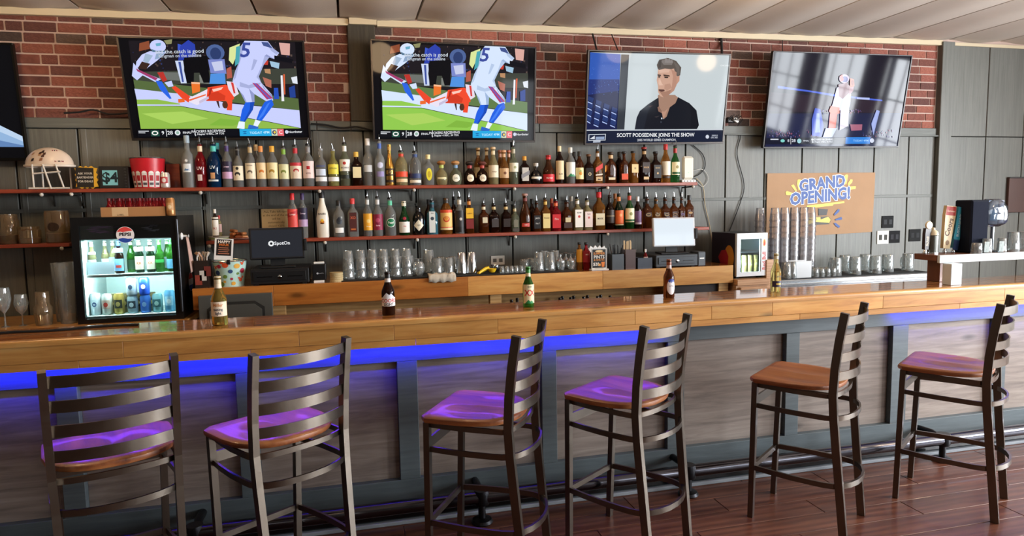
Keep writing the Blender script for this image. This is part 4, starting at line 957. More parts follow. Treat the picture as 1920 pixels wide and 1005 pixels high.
row([
 (547, 362.5, 23, 'std', 'clear', 'c:#d2262c', 'r #e0524a .22 .66;s #b8242c .46 .64;t #f6e0d8 Loopy .54 .5', 'clear bottle with red cap and red label behind the dark monitor'),
 (566, 362.5, 20, 'std', 'clear', 'c:#3c2a60', 'r #2a2440 .42 .68;r #b89ac0 .26 .42;t #e6d0e6 Loopy .56 .5', 'clear bottle with purple cap and lilac label behind the dark monitor'),
 (602.7, 359, 23, 'cone', 'white', 'c:#1a1a1c', 't #7a7468 MALIBU .52 .44;o #e0862c .34 .34;o #e8c23c .38 .24;m #3a2a1c .30 .36', 'opaque white bottle with black cap and small sun emblem'),
 (634, 375.7, 21, 'std', 'clear', 'c:#141416', 'o #3a4048 .44 .55;r #e6e6e4 .12 .26 .6;d #2a2e36 .48 .5', 'clear bottle with black cap and dark grey crest'),
 (660, 372, 20, 'sq', 'clear', 'c:#d23a3c', 'r #4a1c18 .14 .64 .75;t #c8603c XO .5 .7;r #b8622c .18 .22 .5', 'clear square bottle with red cap and tall maroon label'),
 (687.5, 358, 18, 'std', 'clear', 's:#d0d2d0', 'r #e8a82c .16 .60;o #f0d080 .4 .4;t #f8e8c0 Mango .26 .36', 'clear bottle with mango yellow label on the lower shelf'),
 (706.6, 358, 19, 'std', 'clear', 's:#cfd0d2', 'r #8a1c40 .16 .58;o #b84a6a .42 .45;t #f0c8d0 Berry .28 .4', 'clear bottle with wine red label beside the yellow one'),
 (730, 360, 21, 'std', 'clear', 's:#5cc09a', 'o #e9f2ea .36 .82;o #14764a .36 .74;t #e9f2ea Pearl .36 .56', 'clear bottle with round green label and mint neck'),
 (756.7, 377, 20, 'bell', 'gin', 'c:#e3dcc8', 'r #e9e8e2 .08 .4;o #a8243c .50 .3;t #c0564a Gin .27 .4', 'green shaker shaped bottle with white label and red seal'),
 (784, 389, 23, 'jug', 'black', 'c:#1a1718', 'd #e9e2cb .36 .86;t #8a7f68 GIN .36 .34', 'black apothecary bottle with diamond shaped cream label'),
 (803, 374, 15, 'std', 'dark', 'c:#16161a', '', '*dark capped bottle behind the pale blue gin bottle'),
 (809, 366, 21, 'sq', 'skyblue', 's:#1c2a38', 'r #dfe7e6 .06 .72 .62;o #3c4a56 .5 .32;t #3c4a56 GIN .66 .3', 'pale blue square bottle with tall white label'),
 (835.5, 371, 25, 'jug', 'amber', 'c:#24201e', 'r #d8502c .12 .68;r #ecc070 .20 .60 .95;o #c84828 .42 .55 .9;o #e9b048 .44 .36;r #e8d0a0 .12 .18', 'stout amber bottle with orange pictorial label and carrying loop'),
 (850, 359, 16, 'std', 'dark', 's:#2a2a2c', '', '*dark spouted bottle behind the orange pictorial label'),
 (860.6, 359, 20, 'std', 'clear', 's:#e0ddd2', 'r #2a2628 .2 .66;o #c8c2b8 .42 .3;r #16100e .04 .2', 'clear bottle with black label left of the yellow and maroon one'),
 (878.5, 360, 19, 'sq', 'brown', 's:#d88a34', 'r #e8b42c .44 .74 .95;r #7a2020 .14 .42 .95;t #7a2020 CUERVO .58 .3', 'square bottle with yellow upper and maroon lower label'),
 (906, 371, 20, 'sq', 'brown', 's:#d8cfae,#1b1b1d', 'r #c9bfa0 .36 .56 .6', 'square brown bottle, half empty, with pale label, left of the darker pair'),
 (925, 371, 21, 'sq', 'dark', 's:#c9b078,#1b1b1d', 'r #2a1a14 .2 .5 .8', 'unlabelled dark square bottle, left one of the dark pair'),
 (947.8, 371, 22, 'sq', 'dark', 's:#d0b478,#1b1b1d', 'r #24160f .2 .5 .8', 'unlabelled dark square bottle, right one of the dark pair'),
 (964.5, 375.7, 17, 'sq', 'olive', 's:#c9b48a', 'r #6a6450 .2 .5 .7;r #3a2a1c .04 .16', 'greenish square bottle with drab label below the shelf joint'),
 (984, 363.7, 21, 'cone', 'brown', 'k:#b48a80,#7a3a34', 'r #c8443c .14 .24 .55;t #f0d8d0 RED .19 .3', 'tall dark red bottle with small red label near its foot'),
 (997, 373, 15, 'std', 'dark', 'c:#1a1818', '', '*dark capped bottle behind the black labelled square one'),
 (1005.7, 367, 17, 'sq', 'brown', 's:#1e1c1c', 'r #17161a .1 .56 .95;t #d9d6d0 JACK .46 .5;t #c9c6c0 No.7 .28 .5', 'square bottle with black label and white lettering'),
 (1022, 361, 18, 'sq', 'amber', 's:#d9b45a', 'r #e3cd8a .1 .56 .95;t #7a5a24 Honey .42 .5', 'square bottle with honey yellow label and gold neck'),
 (1034, 372, 14, 'sq', 'red', 'c:#d0603a', '', '*orange necked bottle behind the yellow and red labels'),
 (1041.5, 364, 19, 'sq', 'red', 's:#e0683c', 'r #cf2c34 .1 .56 .95;t #f2cfc8 Fire .4 .55', 'square bottle with red label and orange neck'),
 (1062, 366, 20, 'sq', 'brown', 's:#3a2a20', 'r #d2c49a .3 .46 .6;r #3a1c10 .1 .28 .9', 'square amber bottle with small pale label between the red and white labels'),
 (1071, 368, 15, 'std', 'clear', 'c:#d6cfbd', '', '*cream capped clear bottle behind the white label pair'),
 (1082, 360, 19, 'sq', 'pale', 's:#d6d3cc', 'r #e9e4da .1 .66 .95;o #b8302c .44 .26;t #4a3a34 BEAM .56 .4', 'square pale bottle with white label and red seal'),
 (1100.5, 362.5, 18, 'sq', 'pale', 's:#cfc8c0', 'r #e3cfc8 .1 .62 .95;o #c0605c .42 .24;t #7a4a4a Apple .54 .36', 'square pale bottle with pinkish label right of the red seal one'),
 (1122.7, 360, 23, 'sq', 'amber', 'c:#cf1f2a', 'r #e3d9b8 .12 .44 .9;t #5a4a34 MARK .3 .44', 'square amber bottle with dripping red wax neck'),
 (1143, 356.6, 18, 'std', 'dark', 's:#241e1a', 'r #2f2018 .2 .6;r #8a7a5c .4 .43', 'plain dark bottle between the red wax and orange label bottles'),
 (1153, 363, 14, 'std', 'amber', 'c:#c8783c', '', '*orange necked bottle behind the orange label one'),
 (1160, 354, 18, 'slim', 'dkgreen', 's:#c87a38', 'r #e0662c .16 .56;o #f0a060 .42 .32;r #e8d0a0 .12 .15', 'green bottle with bright orange label'),
 (1180, 352, 20, 'slim', 'green', 's:#c04a3a', 'r #ece2b8 .2 .6;o #8a8a4c .44 .35;r #2c5c30 .22 .28', 'green bottle with cream label on the lower shelf'),
 (1195.5, 368.5, 16, 'std', 'dark', 'c:#dfe2e6', 'r #6a4a70 .2 .56;r #c9b8cc .14 .2', 'dark bottle with purple label and white measuring cap'),
 (1213, 360, 20, 'sq', 'brown', 's:#1c1a1a,#1a1a1c', 'o #2a1810 .46 .62 .7;o #c09a5c .46 .5 .56;o #2a1810 .46 .42 .44', 'first of five brown bottles with oval label above the bright monitor'),
 (1230, 361, 18, 'sq', 'amber', 's:#1c1a1a,#1a1a1c', 'o #3a2414 .46 .62 .7;o #c8a468 .46 .5 .56;o #3a2414 .46 .42 .44', 'lighter amber oval label bottle, second above the bright monitor'),
 (1247, 361, 18, 'sq', 'brown', 's:#1c1a1a,#1a1a1c', 'o #2a1810 .46 .62 .7;o #c09a5c .46 .5 .56;o #2a1810 .46 .42 .44', 'brown oval label bottle over the middle of the bright monitor'),
 (1263.6, 360, 18, 'sq', 'brown', 's:#1c1a1a,#1a1a1c', 'o #2a1810 .46 .62 .7;o #b8885c .46 .5 .56;o #2a1810 .46 .42 .44', 'brown oval label bottle, fourth above the bright monitor'),
 (1278, 360, 16, 'sq', 'brown', 's:#1c1a1a,#1a1a1c', 'o #2a1810 .46 .62 .7;o #9a7ab0 .46 .5 .56;o #2a1810 .46 .42 .44', 'brown oval label bottle with violet tint, fifth above the bright monitor'),
 (1292, 366, 17, 'sq', 'brown', 'c:#18181a', 'o #2a1810 .46 .62 .7;o #b08a5c .46 .5 .56', 'black capped brown bottle at the right end of the lower shelf'),
], S2, 'liquor bottles on the lower shelf')

# five beer bottles along the bar
def beer(lab, px, base, top, w, g, cap, neck, art, z=BT):
    p = at(px, base - 2, Z=z); H = at(px, top, Y=p.y).z - z; W = w / ppm(px, p.y)
    t = bottle(lab, 'beer bottle', 'beer bottles standing on the bar', (p.x, p.y, z), H, W, 'beer', g, 'c:' + cap, art, 'beer_bottle', 20)
    t.rotation_euler = (0, 0, 0)
    R = W / 2; gh = H - .004
    if neck:
        b = MB().lathe([(.50 * R, gh * .745), (.455 * R, gh * .80), (.425 * R, gh * .87)], 16, close=False).build('neck_label', plain(neck, .5), t, True)
    return t
beer('pale golden beer bottle with white label standing on the bar at left', 413, 611, 518, 28, 'beer', '#d6c6a4', '#ead9bd', 'r #ecdcc4 .2 .5;t #d08a4c Miller .43 .6;t #3a3a48 tasting .34 .5;t #4a4a58 light .26 .5')
beer('dark brown beer bottle with white mountain label on the bar', 729, 592, 509, 25, 'dark', '#1c1a1a', '#ded6d0', 'r #e9e6e4 .22 .42;m #dfe3e8 .42 1.0;t #c02a2c COORS .345 .8;t #3a2a2a LIGHT .26 .6')
beer('green beer bottle with red crossed label on the bar', 991, 577, 500, 21, 'lime', '#3c8a3c', '#e8d8b0', 'r #e9ddb4 .1 .58;m #2a8a4c .1 .9;t #c8281f XX .36 1.5;t #4a4a2c DOS .52 .4')
beer('brown beer bottle with blue topped oval label on the bar', 1254, 560, 486, 21, 'brown', '#8a4a2c', '#c4a8a0', 'o #e6e2e4 .3 .82 1.7;o #2f4494 .46 .6 .55;t #7a6a6a ULTRA .32 .34')
beer('clear golden beer bottle with painted band standing at the right of the bar', 1454, 549, 475, 19, 'corona', '#d8cfb0', None, 't #3a3a50 Corona .42 .56|r #2b2440 .14 .30;r #d8c060 .2 .24 .4')

# ------------------------------------------------------------------ back bar
BZ, BY = 1.100, 4.95
XA, XB = -1.055, 3.137
bk = thing('back_bar', 'wooden back bar counter with thick board fascia below the bottle shelves', 'counter', (1.0, BY, 0))
kx = lambda x: x - 1.0
MB().box(kx(XA), kx(XB), .024, WY - BY - .002, BZ - .03, BZ, .001).build('counter_top', M_BARTOP, bk)
js = [XA, at(513, 560, Y=BY).x, at(877, 520, Y=BY).x, at(1130, 520, Y=BY).x, XB]
M_BARR = wood('reddish_hickory', '#9a5622', '#b46f30', '#c2813e', .32, .4, (.8, 9, 9), .05, .04, False, True)
for a, b in zip(js, js[1:]):
    o = MB().box(-(b - a) / 2 + .0006, (b - a) / 2 - .0006, 0, .023, .953, BZ, .0015).build('fascia_board', M_BARR if b < at(900, 520, Y=BY).x else M_BAR, bk); o.location = (kx((a + b) / 2), 0, 0)
PLY = wood('plywood', '#a37a48', '#c49a60', '#d4b07a', .6, 0, (1, 8, 8), .05, .1, True)
for px in (523, 930, 1356):
    x = at(px, 580, Y=BY + .03).x
    o = MB().box(-.045, .045, .03, .09, 0, .952, .002).build('upright', PLY, bk); o.location = (kx(x), 0, 0)
MB().box(kx(XA), kx(XB), .26, .28, 0, 1.069).build('back_panel', PLY, bk)
MB().box(kx(XA), kx(XB), .03, .259, .55, .575).build('under_shelf', PLY, bk)
dr = MB()
xa, xb = at(376, 575, Y=BY + .02).x, at(513, 575, Y=BY + .02).x
MGREY = plain('#4c4d4a', .5, name='charcoal_paint')
d = MB().box(-(xb - xa) / 2, (xb - xa) / 2, 0, .028, .30, at(445, 552, Y=BY - .05).z, .003).build('cabinet_door', MGREY, bk); d.location = (kx((xa + xb) / 2), -.001 + .0, 0)
d.location.y = -.045
w2 = (xb - xa) / 2; zt_ = at(445, 552, Y=BY - .05).z - .95
MB().prism([(-w2 + .07, .36), (w2 - .07, .36), (w2 - .07, .84 + zt_), (w2 - .12, .88 + zt_), (-w2 + .12, .88 + zt_), (-w2 + .07, .84 + zt_)], -.012, .001).build('raised_panel', MGREY, d)
MB().prism([(-w2 + .052, .345), (w2 - .052, .345), (w2 - .052, .855 + zt_), (w2 - .115, .90 + zt_), (-w2 + .115, .90 + zt_), (-w2 + .052, .855 + zt_)], -.0015, .001).build('panel_groove_shade', plain('#1b1b19', .7), d)  # flat dark outline painted as shade around the raised panel
MB().box(kx(at(1262, 545, Y=BY).x), kx(at(1362, 545, Y=BY).x), .05, .06, .6, .952).build('opening_shade_sheet', plain('#1c0f0c', .7), bk)  # dark sheet painted for the shade inside the open bay
mat_ = MB().box(kx(at(640, 520, Y=5.0).x), kx(at(1085, 505, Y=5.0).x), .04, .42, BZ + .0005, BZ + .008, .002).build('bar_mat', RUBBER, None)
mat_.location = (1.0, BY, 0); tag(mat_, 'long black rubber bar mat under the glassware on the back bar', 'bar mat')
# bottles on the shelf under the counter, only their tops show
for i, px in enumerate((956, 971, 1046, 1056, 1066, 1077, 1090, 1103, 1116, 1128, 1139)):
    p = at(px, 560 - (px - 956) * .04, Y=5.1)
    H = p.z - .576
    bottle('brown bottle with dark cap under the back bar, %s from the left' % ORD[i], 'bottle', 'bottles stored under the back bar', (p.x, 5.045 + .075 * (i % 2), .576), H, .058, 'beer', 'dark', 'c:#1a1412', '', 'beer_bottle', 10)

def on(px, py, Z, lo=4.99, hi=5.44):
    p = at(px, py, Z=Z); y = min(max(p.y, lo), hi); q = at(px, py, Y=y); return Vector((q.x, y, Z))
# glassware
THIN = thin_glass('clear_glassware', '#e2e9e9', .4, .06, .17, '#eef3f3')
THINB = thin_glass('clear_plastic_cup', '#f6f5f7', .2, .12, .11, '#f6f2f6')
def glassware(name, prof, seg=18, extra=None, mat=None):
    mb = MB().lathe(prof, seg, close=False)
    if extra: extra(mb)
    return mb.mesh(name, mat or THIN, True)
PINT = glassware('pint_glass', [(.0435, 0), (.0445, .003), (.043, .02), (.032, .146), (.030, .149), (.0295, .141), (0, .139)])
PINT_IN = glassware('tumbler', [(.036, 0), (.037, .002), (.036, .02), (.031, .115), (.029, .118), (0, .110)])
SHOT = glassware('shot_glass', [(.024, 0), (.0245, .002), (.020, .055), (.018, .058), (0, .046)], 12)
ROCKS = glassware('rocks_glass', [(.040, 0), (.041, .002), (.037, .08), (.034, .086), (0, .075)], 16)
SNIFT = glassware('snifter', [(.026, 0), (.036, .02), (.047, .05), (.044, .085), (.030, .108), (.008, .115), (.006, .125), (.03, .13), (.031, .132)], 18)
HURR = glassware('stem_glass', [(.03, 0), (.038, .04), (.036, .07), (.012, .09), (.006, .1), (.006, .12), (.03, .128)], 14)
def put(me, name, label, cat, loc, group=None, rotz=0.0, s=1.0):
    o = link(name, me, None, loc); o.rotation_euler = (0, 0, rotz); o.scale = (s, s, s); return tag(o, label, cat, group)
for oi_, (px, py) in enumerate(((654, 524), (677, 522.5), (699, 521), (720, 520), (742, 518.5), (763, 517))):
    od = ('leftmost', 'second', 'third', 'fourth', 'fifth', 'rightmost')[oi_]
    p = on(px, py - 1, BZ + .008, 5.03, 5.12)
    put(PINT, 'pint_glass', 'lower upturned pint glass of the %s stacked pair in the front row' % od, 'glass', p, 'lower pint glasses of the front row')
    put(PINT, 'pint_glass', 'upper upturned pint glass nested on the %s stacked pair in the front row' % od, 'glass', p + Vector((0, 0, .064)), 'upper pint glasses of the front row')
    put(PINT, 'pint_glass', 'upturned pint glass in the rear row behind the %s stacked pair' % od, 'glass', (p.x + .03, p.y + .1, p.z), 'rear row of pint glasses')
put(SNIFT, 'snifter', 'round clear snifter glass right of the stacked pint glasses', 'glass', on(785, 517, BZ + .008, 5.05, 5.15))
put(PINT, 'pint_glass', 'single tall upturned glass behind the folded cloth', 'glass', on(804, 514, BZ + .008, 5.28, 5.3), s=1.25)
for i, px in enumerate((820, 831, 842, 853)):
    put(PINT_IN, 'tumbler', 'upturned straight tumbler left of the steel shakers, %s from the left' % ORD[i], 'glass', on(px, 513, BZ + .008, 5.1, 5.12) + Vector((0, .1 * (i % 2), 0)), 'tumblers left of the shakers', s=1.12)
for px, lab in ((866, 'steel cocktail shaker tin upturned, left of the two'), (885, 'steel cocktail shaker tin upturned, right of the two')):
    p = on(px, 513, BZ + .008, 5.03, 5.1)
    o = MB().lathe([(.043, 0), (.045, .004), (.0445, .012), (.042, .05), (.032, .165), (.029, .170), (.0, .171)], 22).build('cocktail_shaker', CHROME, None, True); o.location = p; tag(o, lab, 'shaker', 'steel shaker tins')
# folded cloth hanging over the counter edge
a = on(802, 520, BZ, 4.94, 5.0); b_ = on(852, 518, BZ, 4.94, 5.0)
mb = MB(); vs = []; n = 12
for i in range(n + 1):
    u = i / n; x = a.x + (b_.x - a.x) * u
    for j, (dy, z) in enumerate(((.09, .010), (.05, .030), (.0, .034), (-.02, .026), (-.026, .0), (-.025, -.03))):
        vs.append((x, BY + .005 + dy + .004 * math.sin(i * 2.1 + j), BZ + .002 + max(z, -.04) + .006 * math.sin(i * 1.7 + j * 1.3)))
mb.add(vs, [(i * 6 + j, i * 6 + j + 1, (i + 1) * 6 + j + 1, (i + 1) * 6 + j) for i in range(n) for j in range(5)])
o = mb.build('bar_cloth', plain('#c9bfae', .9, bump=.5), None, True); tag(o, 'crumpled beige bar cloth lying over the back bar edge', 'cloth')
sm = o.modifiers.new('thick', 'SOLIDIFY'); sm.thickness = .006
# yellow squeezer lying by the shakers
p = on(908, 512, BZ + .008, 5.0, 5.02)
t = thing('citrus_squeezer', 'yellow handled citrus squeezer lying by the steel shakers', 'squeezer', p, .2)
MB().tube([(-.055, -.02, .012), (-.02, -.005, .028), (.015, 0, .045), (.04, 0, .05)], [.009, .011, .012, .010], 10).build('handle', plain('#e8c21c', .4), t, True)
MB().tube([(-.05, .02, .009), (-.01, .012, .022), (.03, .008, .04)], [.007, .009, .01], 10).build('handle', plain('#d8b015', .4), t, True)
MB().lathe([(.0, 0), (.022, .006), (.034, .028), (.036, .034), (.03, .034), (.018, .014)], 16, .066, 0, .006).build('cup', plain('#d9b41c', .4), t, True)
p = on(929, 509, BZ + .008, 5.2, 5.25)
t = thing('bar_strainer', 'small coiled steel strainer beside the yellow squeezer', 'strainer', p)
MB().lathe([(.0, .0), (.03, .004), (.034, .012), (.03, .05), (.033, .054)], 18).build('cup', STEEL, t, True)
MB().tube([(.033 * math.cos(a), .033 * math.sin(a), .052) for a in [i * PI / 10 for i in range(21)]], .005, 6).build('coil', CHROME, t, True)
for k, (py, yy) in enumerate(((511, 5.04), (507, 5.12))):
    for i in range(6):
        x = at(941 + i * 9, 505, Y=yy).x
        put(SHOT, 'shot_glass', 'small upturned shot glass, %s row, %s from the left' % (('front', 'rear')[k], ORD[i]), 'glass', (x, yy + .0, BZ + .008), 'shot glasses on the bar mat', s=.8)
for i, (px, yy) in enumerate(((984, 5.18), (993, 5.28), (1001, 5.18))):
    put(ROCKS, 'rocks_glass', 'cut rocks glass behind the shot glasses, %s from the left' % ORD[i], 'glass', (at(px, 500, Y=yy).x, yy, BZ + .008), 'rocks glasses behind the shot glasses', s=1.05)
for i, (px, yy) in enumerate(((1010, 5.1), (1020, 5.24), (1031, 5.1), (1041, 5.24))):
    put(PINT, 'pint_glass', 'upturned pint glass right of the green beer bottle, %s of four from the left' % ORD[i], 'glass', (at(px, 500, Y=yy).x, yy, BZ + .008), 'pint glasses right of the shot glasses', s=1.0)
for i, (px, yy) in enumerate(((1051, 5.12), (1061, 5.24), (1070, 5.12), (1080, 5.24))):
    put(HURR, 'stem_glass', 'small stemmed glass left of the printed sign, %s from the left' % ORD[i], 'glass', (at(px, 500, Y=yy).x, yy, BZ + .008), 'small stemmed glasses by the printed sign')
# mixers, sign, caddies
def simple_bottle(label, px, base, top, w, g, cap, art, yy, name='mixer_bottle', cat='bottle', shape='jug', z=None):
    z = BZ if z is None else z
    p = at(px, top, Y=yy); return bottle(label, cat, None, (p.x, yy, z), p.z - z, w / ppm(px, yy), shape, g, cap, art, name)
simple_bottle('orange juice mixer bottle with black pour top beside the printed sign', 1086, 505, 455, 12, 'amber', 'k:#16161a', 'r #e09a2c .3 .8', 5.12)
simple_bottle('red mixer bottle with black pour top behind the printed sign', 1099, 505, 455, 14, 'red', 'k:#16161a', 'r #a0262c .3 .75;t #e6d0c8 MIX .6 .5', 5.10)
a, c = on(1109, 507, BZ, 4.99, 5.02), on(1137, 505, BZ, 4.99, 5.02)
w = c.x - a.x; h = at(1109, 466, Y=a.y).z - BZ
t = thing('table_sign', 'black printed drinks sign in a clear upright stand on the back bar', 'sign', ((a.x + c.x) / 2, a.y, BZ))
MB().box(-w / 2, w / 2, -.004, .004, .012, h).box(-w / 2 - .01, w / 2 + .01, -.03, .03, 0, .012, .003).build('stand', plain('#d9d9d6', .2), t)
a = Art(); a.rect(-w * .45, .02, w * .45, h - .008, '#1c1b1a'); a.ell(0, h * .87, w * .26, h * .05, '#d8b98a'); a.text('SUMMER', 0, h * .76, w * .2, '#e2903c'); a.text('PINTS', 0, h * .6, w * .28, '#e8e4dc'); a.text('& SHOTS', 0, h * .47, w * .18, '#e2903c'); a.text('$20', -w * .2, h * .28, w * .26, '#f0ece4')
a.poly([(w * .18, h * .15), (w * .34, h * .15), (w * .38, h * .38), (w * .14, h * .38)], '#d8782c'); a.rect(-w * .05, h * .2, w * .1, h * .3, '#d89a4c'); a.rect(-w * .3, h * .07, w * .3, h * .1, '#b9b4aa')
link('printed_card', a.mesh('printed_card', FRONT(0, -.0046, 0), PRINT, .0001), t)
def box_caddy(label, pl, pr, base, top, yy, col, name, cat, fill=None, depth=.1):
    xa, xb = at(pl, base, Y=yy).x, at(pr, base, Y=yy).x; h = at(pl, top, Y=yy).z - BZ; w = xb - xa
    t = thing(name, label, cat, ((xa + xb) / 2, yy + depth / 2, BZ)); m = plain(col, .35)
    e = .004
    MB().box(-w / 2, w / 2, -depth / 2, -depth / 2 + e, 0, h).box(-w / 2, w / 2, depth / 2 - e, depth / 2, 0, h).box(-w / 2, -w / 2 + e, -depth / 2 + e, depth / 2 - e, 0, h).box(w / 2 - e, w / 2, -depth / 2 + e, depth / 2 - e, 0, h).box(-w / 2 + e, w / 2 - e, -depth / 2 + e, depth / 2 - e, 0, e).build('box', m, t)
    return t, w, h
t, w, h = box_caddy('dark caddy of black straws on the back bar', 1148, 1170, 503, 477, 5.0, '#3a4148', 'straw_caddy', 'caddy')
rr = random.Random(2)
for i in range(11):
    x = -w * .38 + w * .76 * i / 10
    MB().tube([(x * .8, rr.uniform(-.03, .03), .01), (x * 1.3, rr.uniform(-.04, .04), h + rr.uniform(.05, .09))], .0035, 6).build('straw', plain('#15161a', .4), t)
t, w, h = box_caddy('brown slatted caddy holding wrapped stirrers', 1173, 1192, 505, 468, 5.01, '#40241c', 'stirrer_caddy', 'caddy')
for i in range(6):
    x = -w * .34 + w * .68 * i / 5
    o = MB().box(-.006, .006, -.002, .002, .01, h + rr.uniform(.03, .07)).build('stirrer', plain('#c9ac84', .7), t); o.location = (x, rr.uniform(-.03, .03), 0)
t, w, h = box_caddy('blue black caddy with small red sauce bottle', 1196, 1223, 504, 484, 5.0, '#252c3a', 'sauce_caddy', 'caddy')
bottle('small red sauce bottle with white cap in the blue black caddy', 'bottle', None, at(1210, 480, Y=5.05) * Vector((1, 0, 0)) if False else (at(1210, 480, Y=5.05).x, 5.05, BZ + .0045), .15, .04, 'std', 'red', 'c:#e6e2dc', 'r #e9d4cc .4 .6', 'sauce_bottle', 12)
p = on(1158, 505, BZ, 4.975, 4.985)
nb_ = on(1116, 460, BZ, 5.1, 5.14)
t = thing('napkin_bundle', 'bundle of white napkins standing behind the printed sign', 'napkins', (nb_.x, 5.27, BZ)); 
t.location.x = at(1116, 470, Y=5.27).x
MB().box(-.06, .06, -.04, .04, 0, .13, .004).build('holder', BLACK, t)
for i in range(5):
    o = MB().prism([(-.02, .1), (.02, .1), (.022, .165), (.0, .185), (-.02, .165)], -.004, .004).build('napkin', WHITE, t); o.location = (-.045 + i * .022, -.02 + .01 * i, 0); o.rotation_euler = (0, .15 * (i - 2), .3)

# ------------------------------------------------------------------ tills
def monitor_art_dark(w, h):
    a = Art(); a.rect(-w / 2, -h / 2, w / 2, h / 2, '#26282e'); a.ell(-.04, 0, .02, .02, '#e6e8ea', 18); a.ell(-.04, 0, .009, .009, '#141519', 12); a.poly([(-.048, .0), (-.035, .007), (-.035, -.007)], '#141519'); a.text('SpotOn', .035, 0, .034, '#e2e4e8', .02); return a
def till(label, pl, pr, top, bot, base, yaw, lit, yy):
    xc = (at(pl, top, Y=yy).x + at(pr, top, Y=yy).x) / 2; w = at(pr, bot, Y=yy).x - at(pl, bot, Y=yy).x
    zt, zb = at((pl + pr) / 2, top, Y=yy).z, at((pl + pr) / 2, bot, Y=yy).z; h = zt - zb
    zbase = at((pl + pr) / 2, base, Y=yy).z
    t = thing('till_monitor', label, 'monitor', (xc, yy, zbase), yaw)
    zc = (zt + zb) / 2 - zbase
    m = plain('#17171a' if not lit else '#d5d8dc', .3)
    s = MB().box(-w / 2, w / 2, -.012, .022, -h / 2, h / 2, .006).xf(Matrix.Translation((0, 0, zc)) @ Matrix.Rotation(-.10, 4, 'X')).build('display', m, t)
    a = monitor_art_dark(w - .03, h - .03) if not lit else Art().rect(-w / 2 + .012, -h / 2 + .012, w / 2 - .012, h / 2 - .012, '#dfe9f2')
    M4 = Matrix.Translation((0, 0, zc)) @ Matrix.Rotation(-.10, 4, 'X')
    sc = Art(); me = a.mesh('screen', lambda u, v, k: M4 @ Vector((u, -.0125 - k, v)), SCREEN, .0001); link('screen', me, s)
    MB().tube([(0, .03, zc - h * .2), (0, .06, zc - h * .4), (0, .05, .012)], .022, sq=(.10, .02), up=(0, 1, 0)).build('stand_neck', BLACK, t)
    MB().box(-.12, .12, -.04, .12, 0, .014, .004).build('stand_foot', BLACK, t)
    o = MB().box(w / 2 - .004, w / 2 + .016, -.03, .014, zc - h * .25, zc + h * .12, .003).build('card_reader', BLACK, t)
    return t, zbase
t, z1 = till('dark till monitor with a white round logo on the back bar', 466, 569, 427, 486, 502, .1, False, 5.06)
t, z2 = till('brightly lit blank till monitor at the right of the back bar', 1226, 1300, 408, 462, 476, -.12, True, 5.06)
def drawer(label, pl, pr, top_z, base, col, yy):
    xa, xb = at(pl, base, Y=yy).x, at(pr, base, Y=yy).x; w = xb - xa
    t = thing('cash_drawer', label, 'cash drawer', ((xa + xb) / 2, yy, BZ)); h = top_z - BZ
    MB().box(-w / 2, w / 2, 0, .40, .008, h - .001, .004).build('case', plain(col, .5, .2), t)
    f = MB().box(-w / 2 + .02, w / 2 - .02, -.008, 0, .03, h - .02, .002).build('drawer_front', plain(col, .45, .3), t)
    MB().lathe([(.012, 0), (.014, .003), (.008, .006)], 16).xf(Matrix.Translation((0, -.008, h * .5)) @ Matrix.Rotation(PI / 2, 4, 'X')).build('lock', CHROME, f, True)
    for s_ in (-1, 1):
        o = MB().box(-w * .13, w * .13, -.009, -.0081, -.003, .003).build('slot', BLACKG, f); o.location = (s_ * w * .26, 0, h * .52)
    for sx in (-1, 1): MB().box(sx * w * .42 - .015, sx * w * .42 + .015, .02, .05, 0, .008).build('foot', RUBBER, t)
    return t
drawer('black cash drawer under the dark till monitor', 470, 580, z1, 532, '#161618', 4.98)
drawer('grey cash drawer under the bright till monitor', 1230, 1308, z2, 499, '#3c4146', 4.98)
xa, xb = at(1309, 490, Y=5.0).x, at(1323, 490, Y=5.0).x
t = thing('card_printer', 'small grey card printer right of the grey cash drawer', 'printer', ((xa + xb) / 2, 5.0, BZ)); MB().box(-.035, .035, 0, .14, 0, .12, .006).build('case', plain('#4c5258', .4), t); MB().box(-.02, .02, -.002, .001, .06, .07).build('paper_slot', WHITE, t)
xa, xb = at(586, 525, Y=5.0).x, at(612, 525, Y=5.0).x
t = thing('receipt_printer', 'black receipt printer with white paper roll beside the dark till', 'printer', ((xa + xb) / 2, 5.0, BZ)); w = xb - xa
h = at(600, 495, Y=5.0).z - BZ
MB().box(-w / 2, w / 2, 0, .16, .018, h, .006).build('case', plain('#131315', .35), t); MB().box(-w * .42, w * .34, -.006, .1, 0, .017, .003).build('paper_tray', WHITE, t)
MB().box(-w * .38, w * .38, .03, .05, h, h + .014, .002).build('paper', WHITE, t); a = Art(); a.ell(-.012, h * .5, .007, .007, '#b9bcc2'); a.text('SpotOn', .012, h * .5, .012, '#8f9298'); link('logo', a.mesh('logo', FRONT(0, -.0004, 0), PRINT), t)
p = on(631, 528, BZ, 5.0, 5.06)
t = thing('coaster_stack', 'stack of tan cardboard coasters between printer and pint glasses', 'coasters', p)
for i in range(9):
    o = MB().lathe([(.047, 0), (.047, .0072)], 22).build('coaster', plain('#cdb98c' if i % 2 else '#bda878', .8), t); o.location = (rr.uniform(-.003, .003), rr.uniform(-.003, .003), i * .0078)

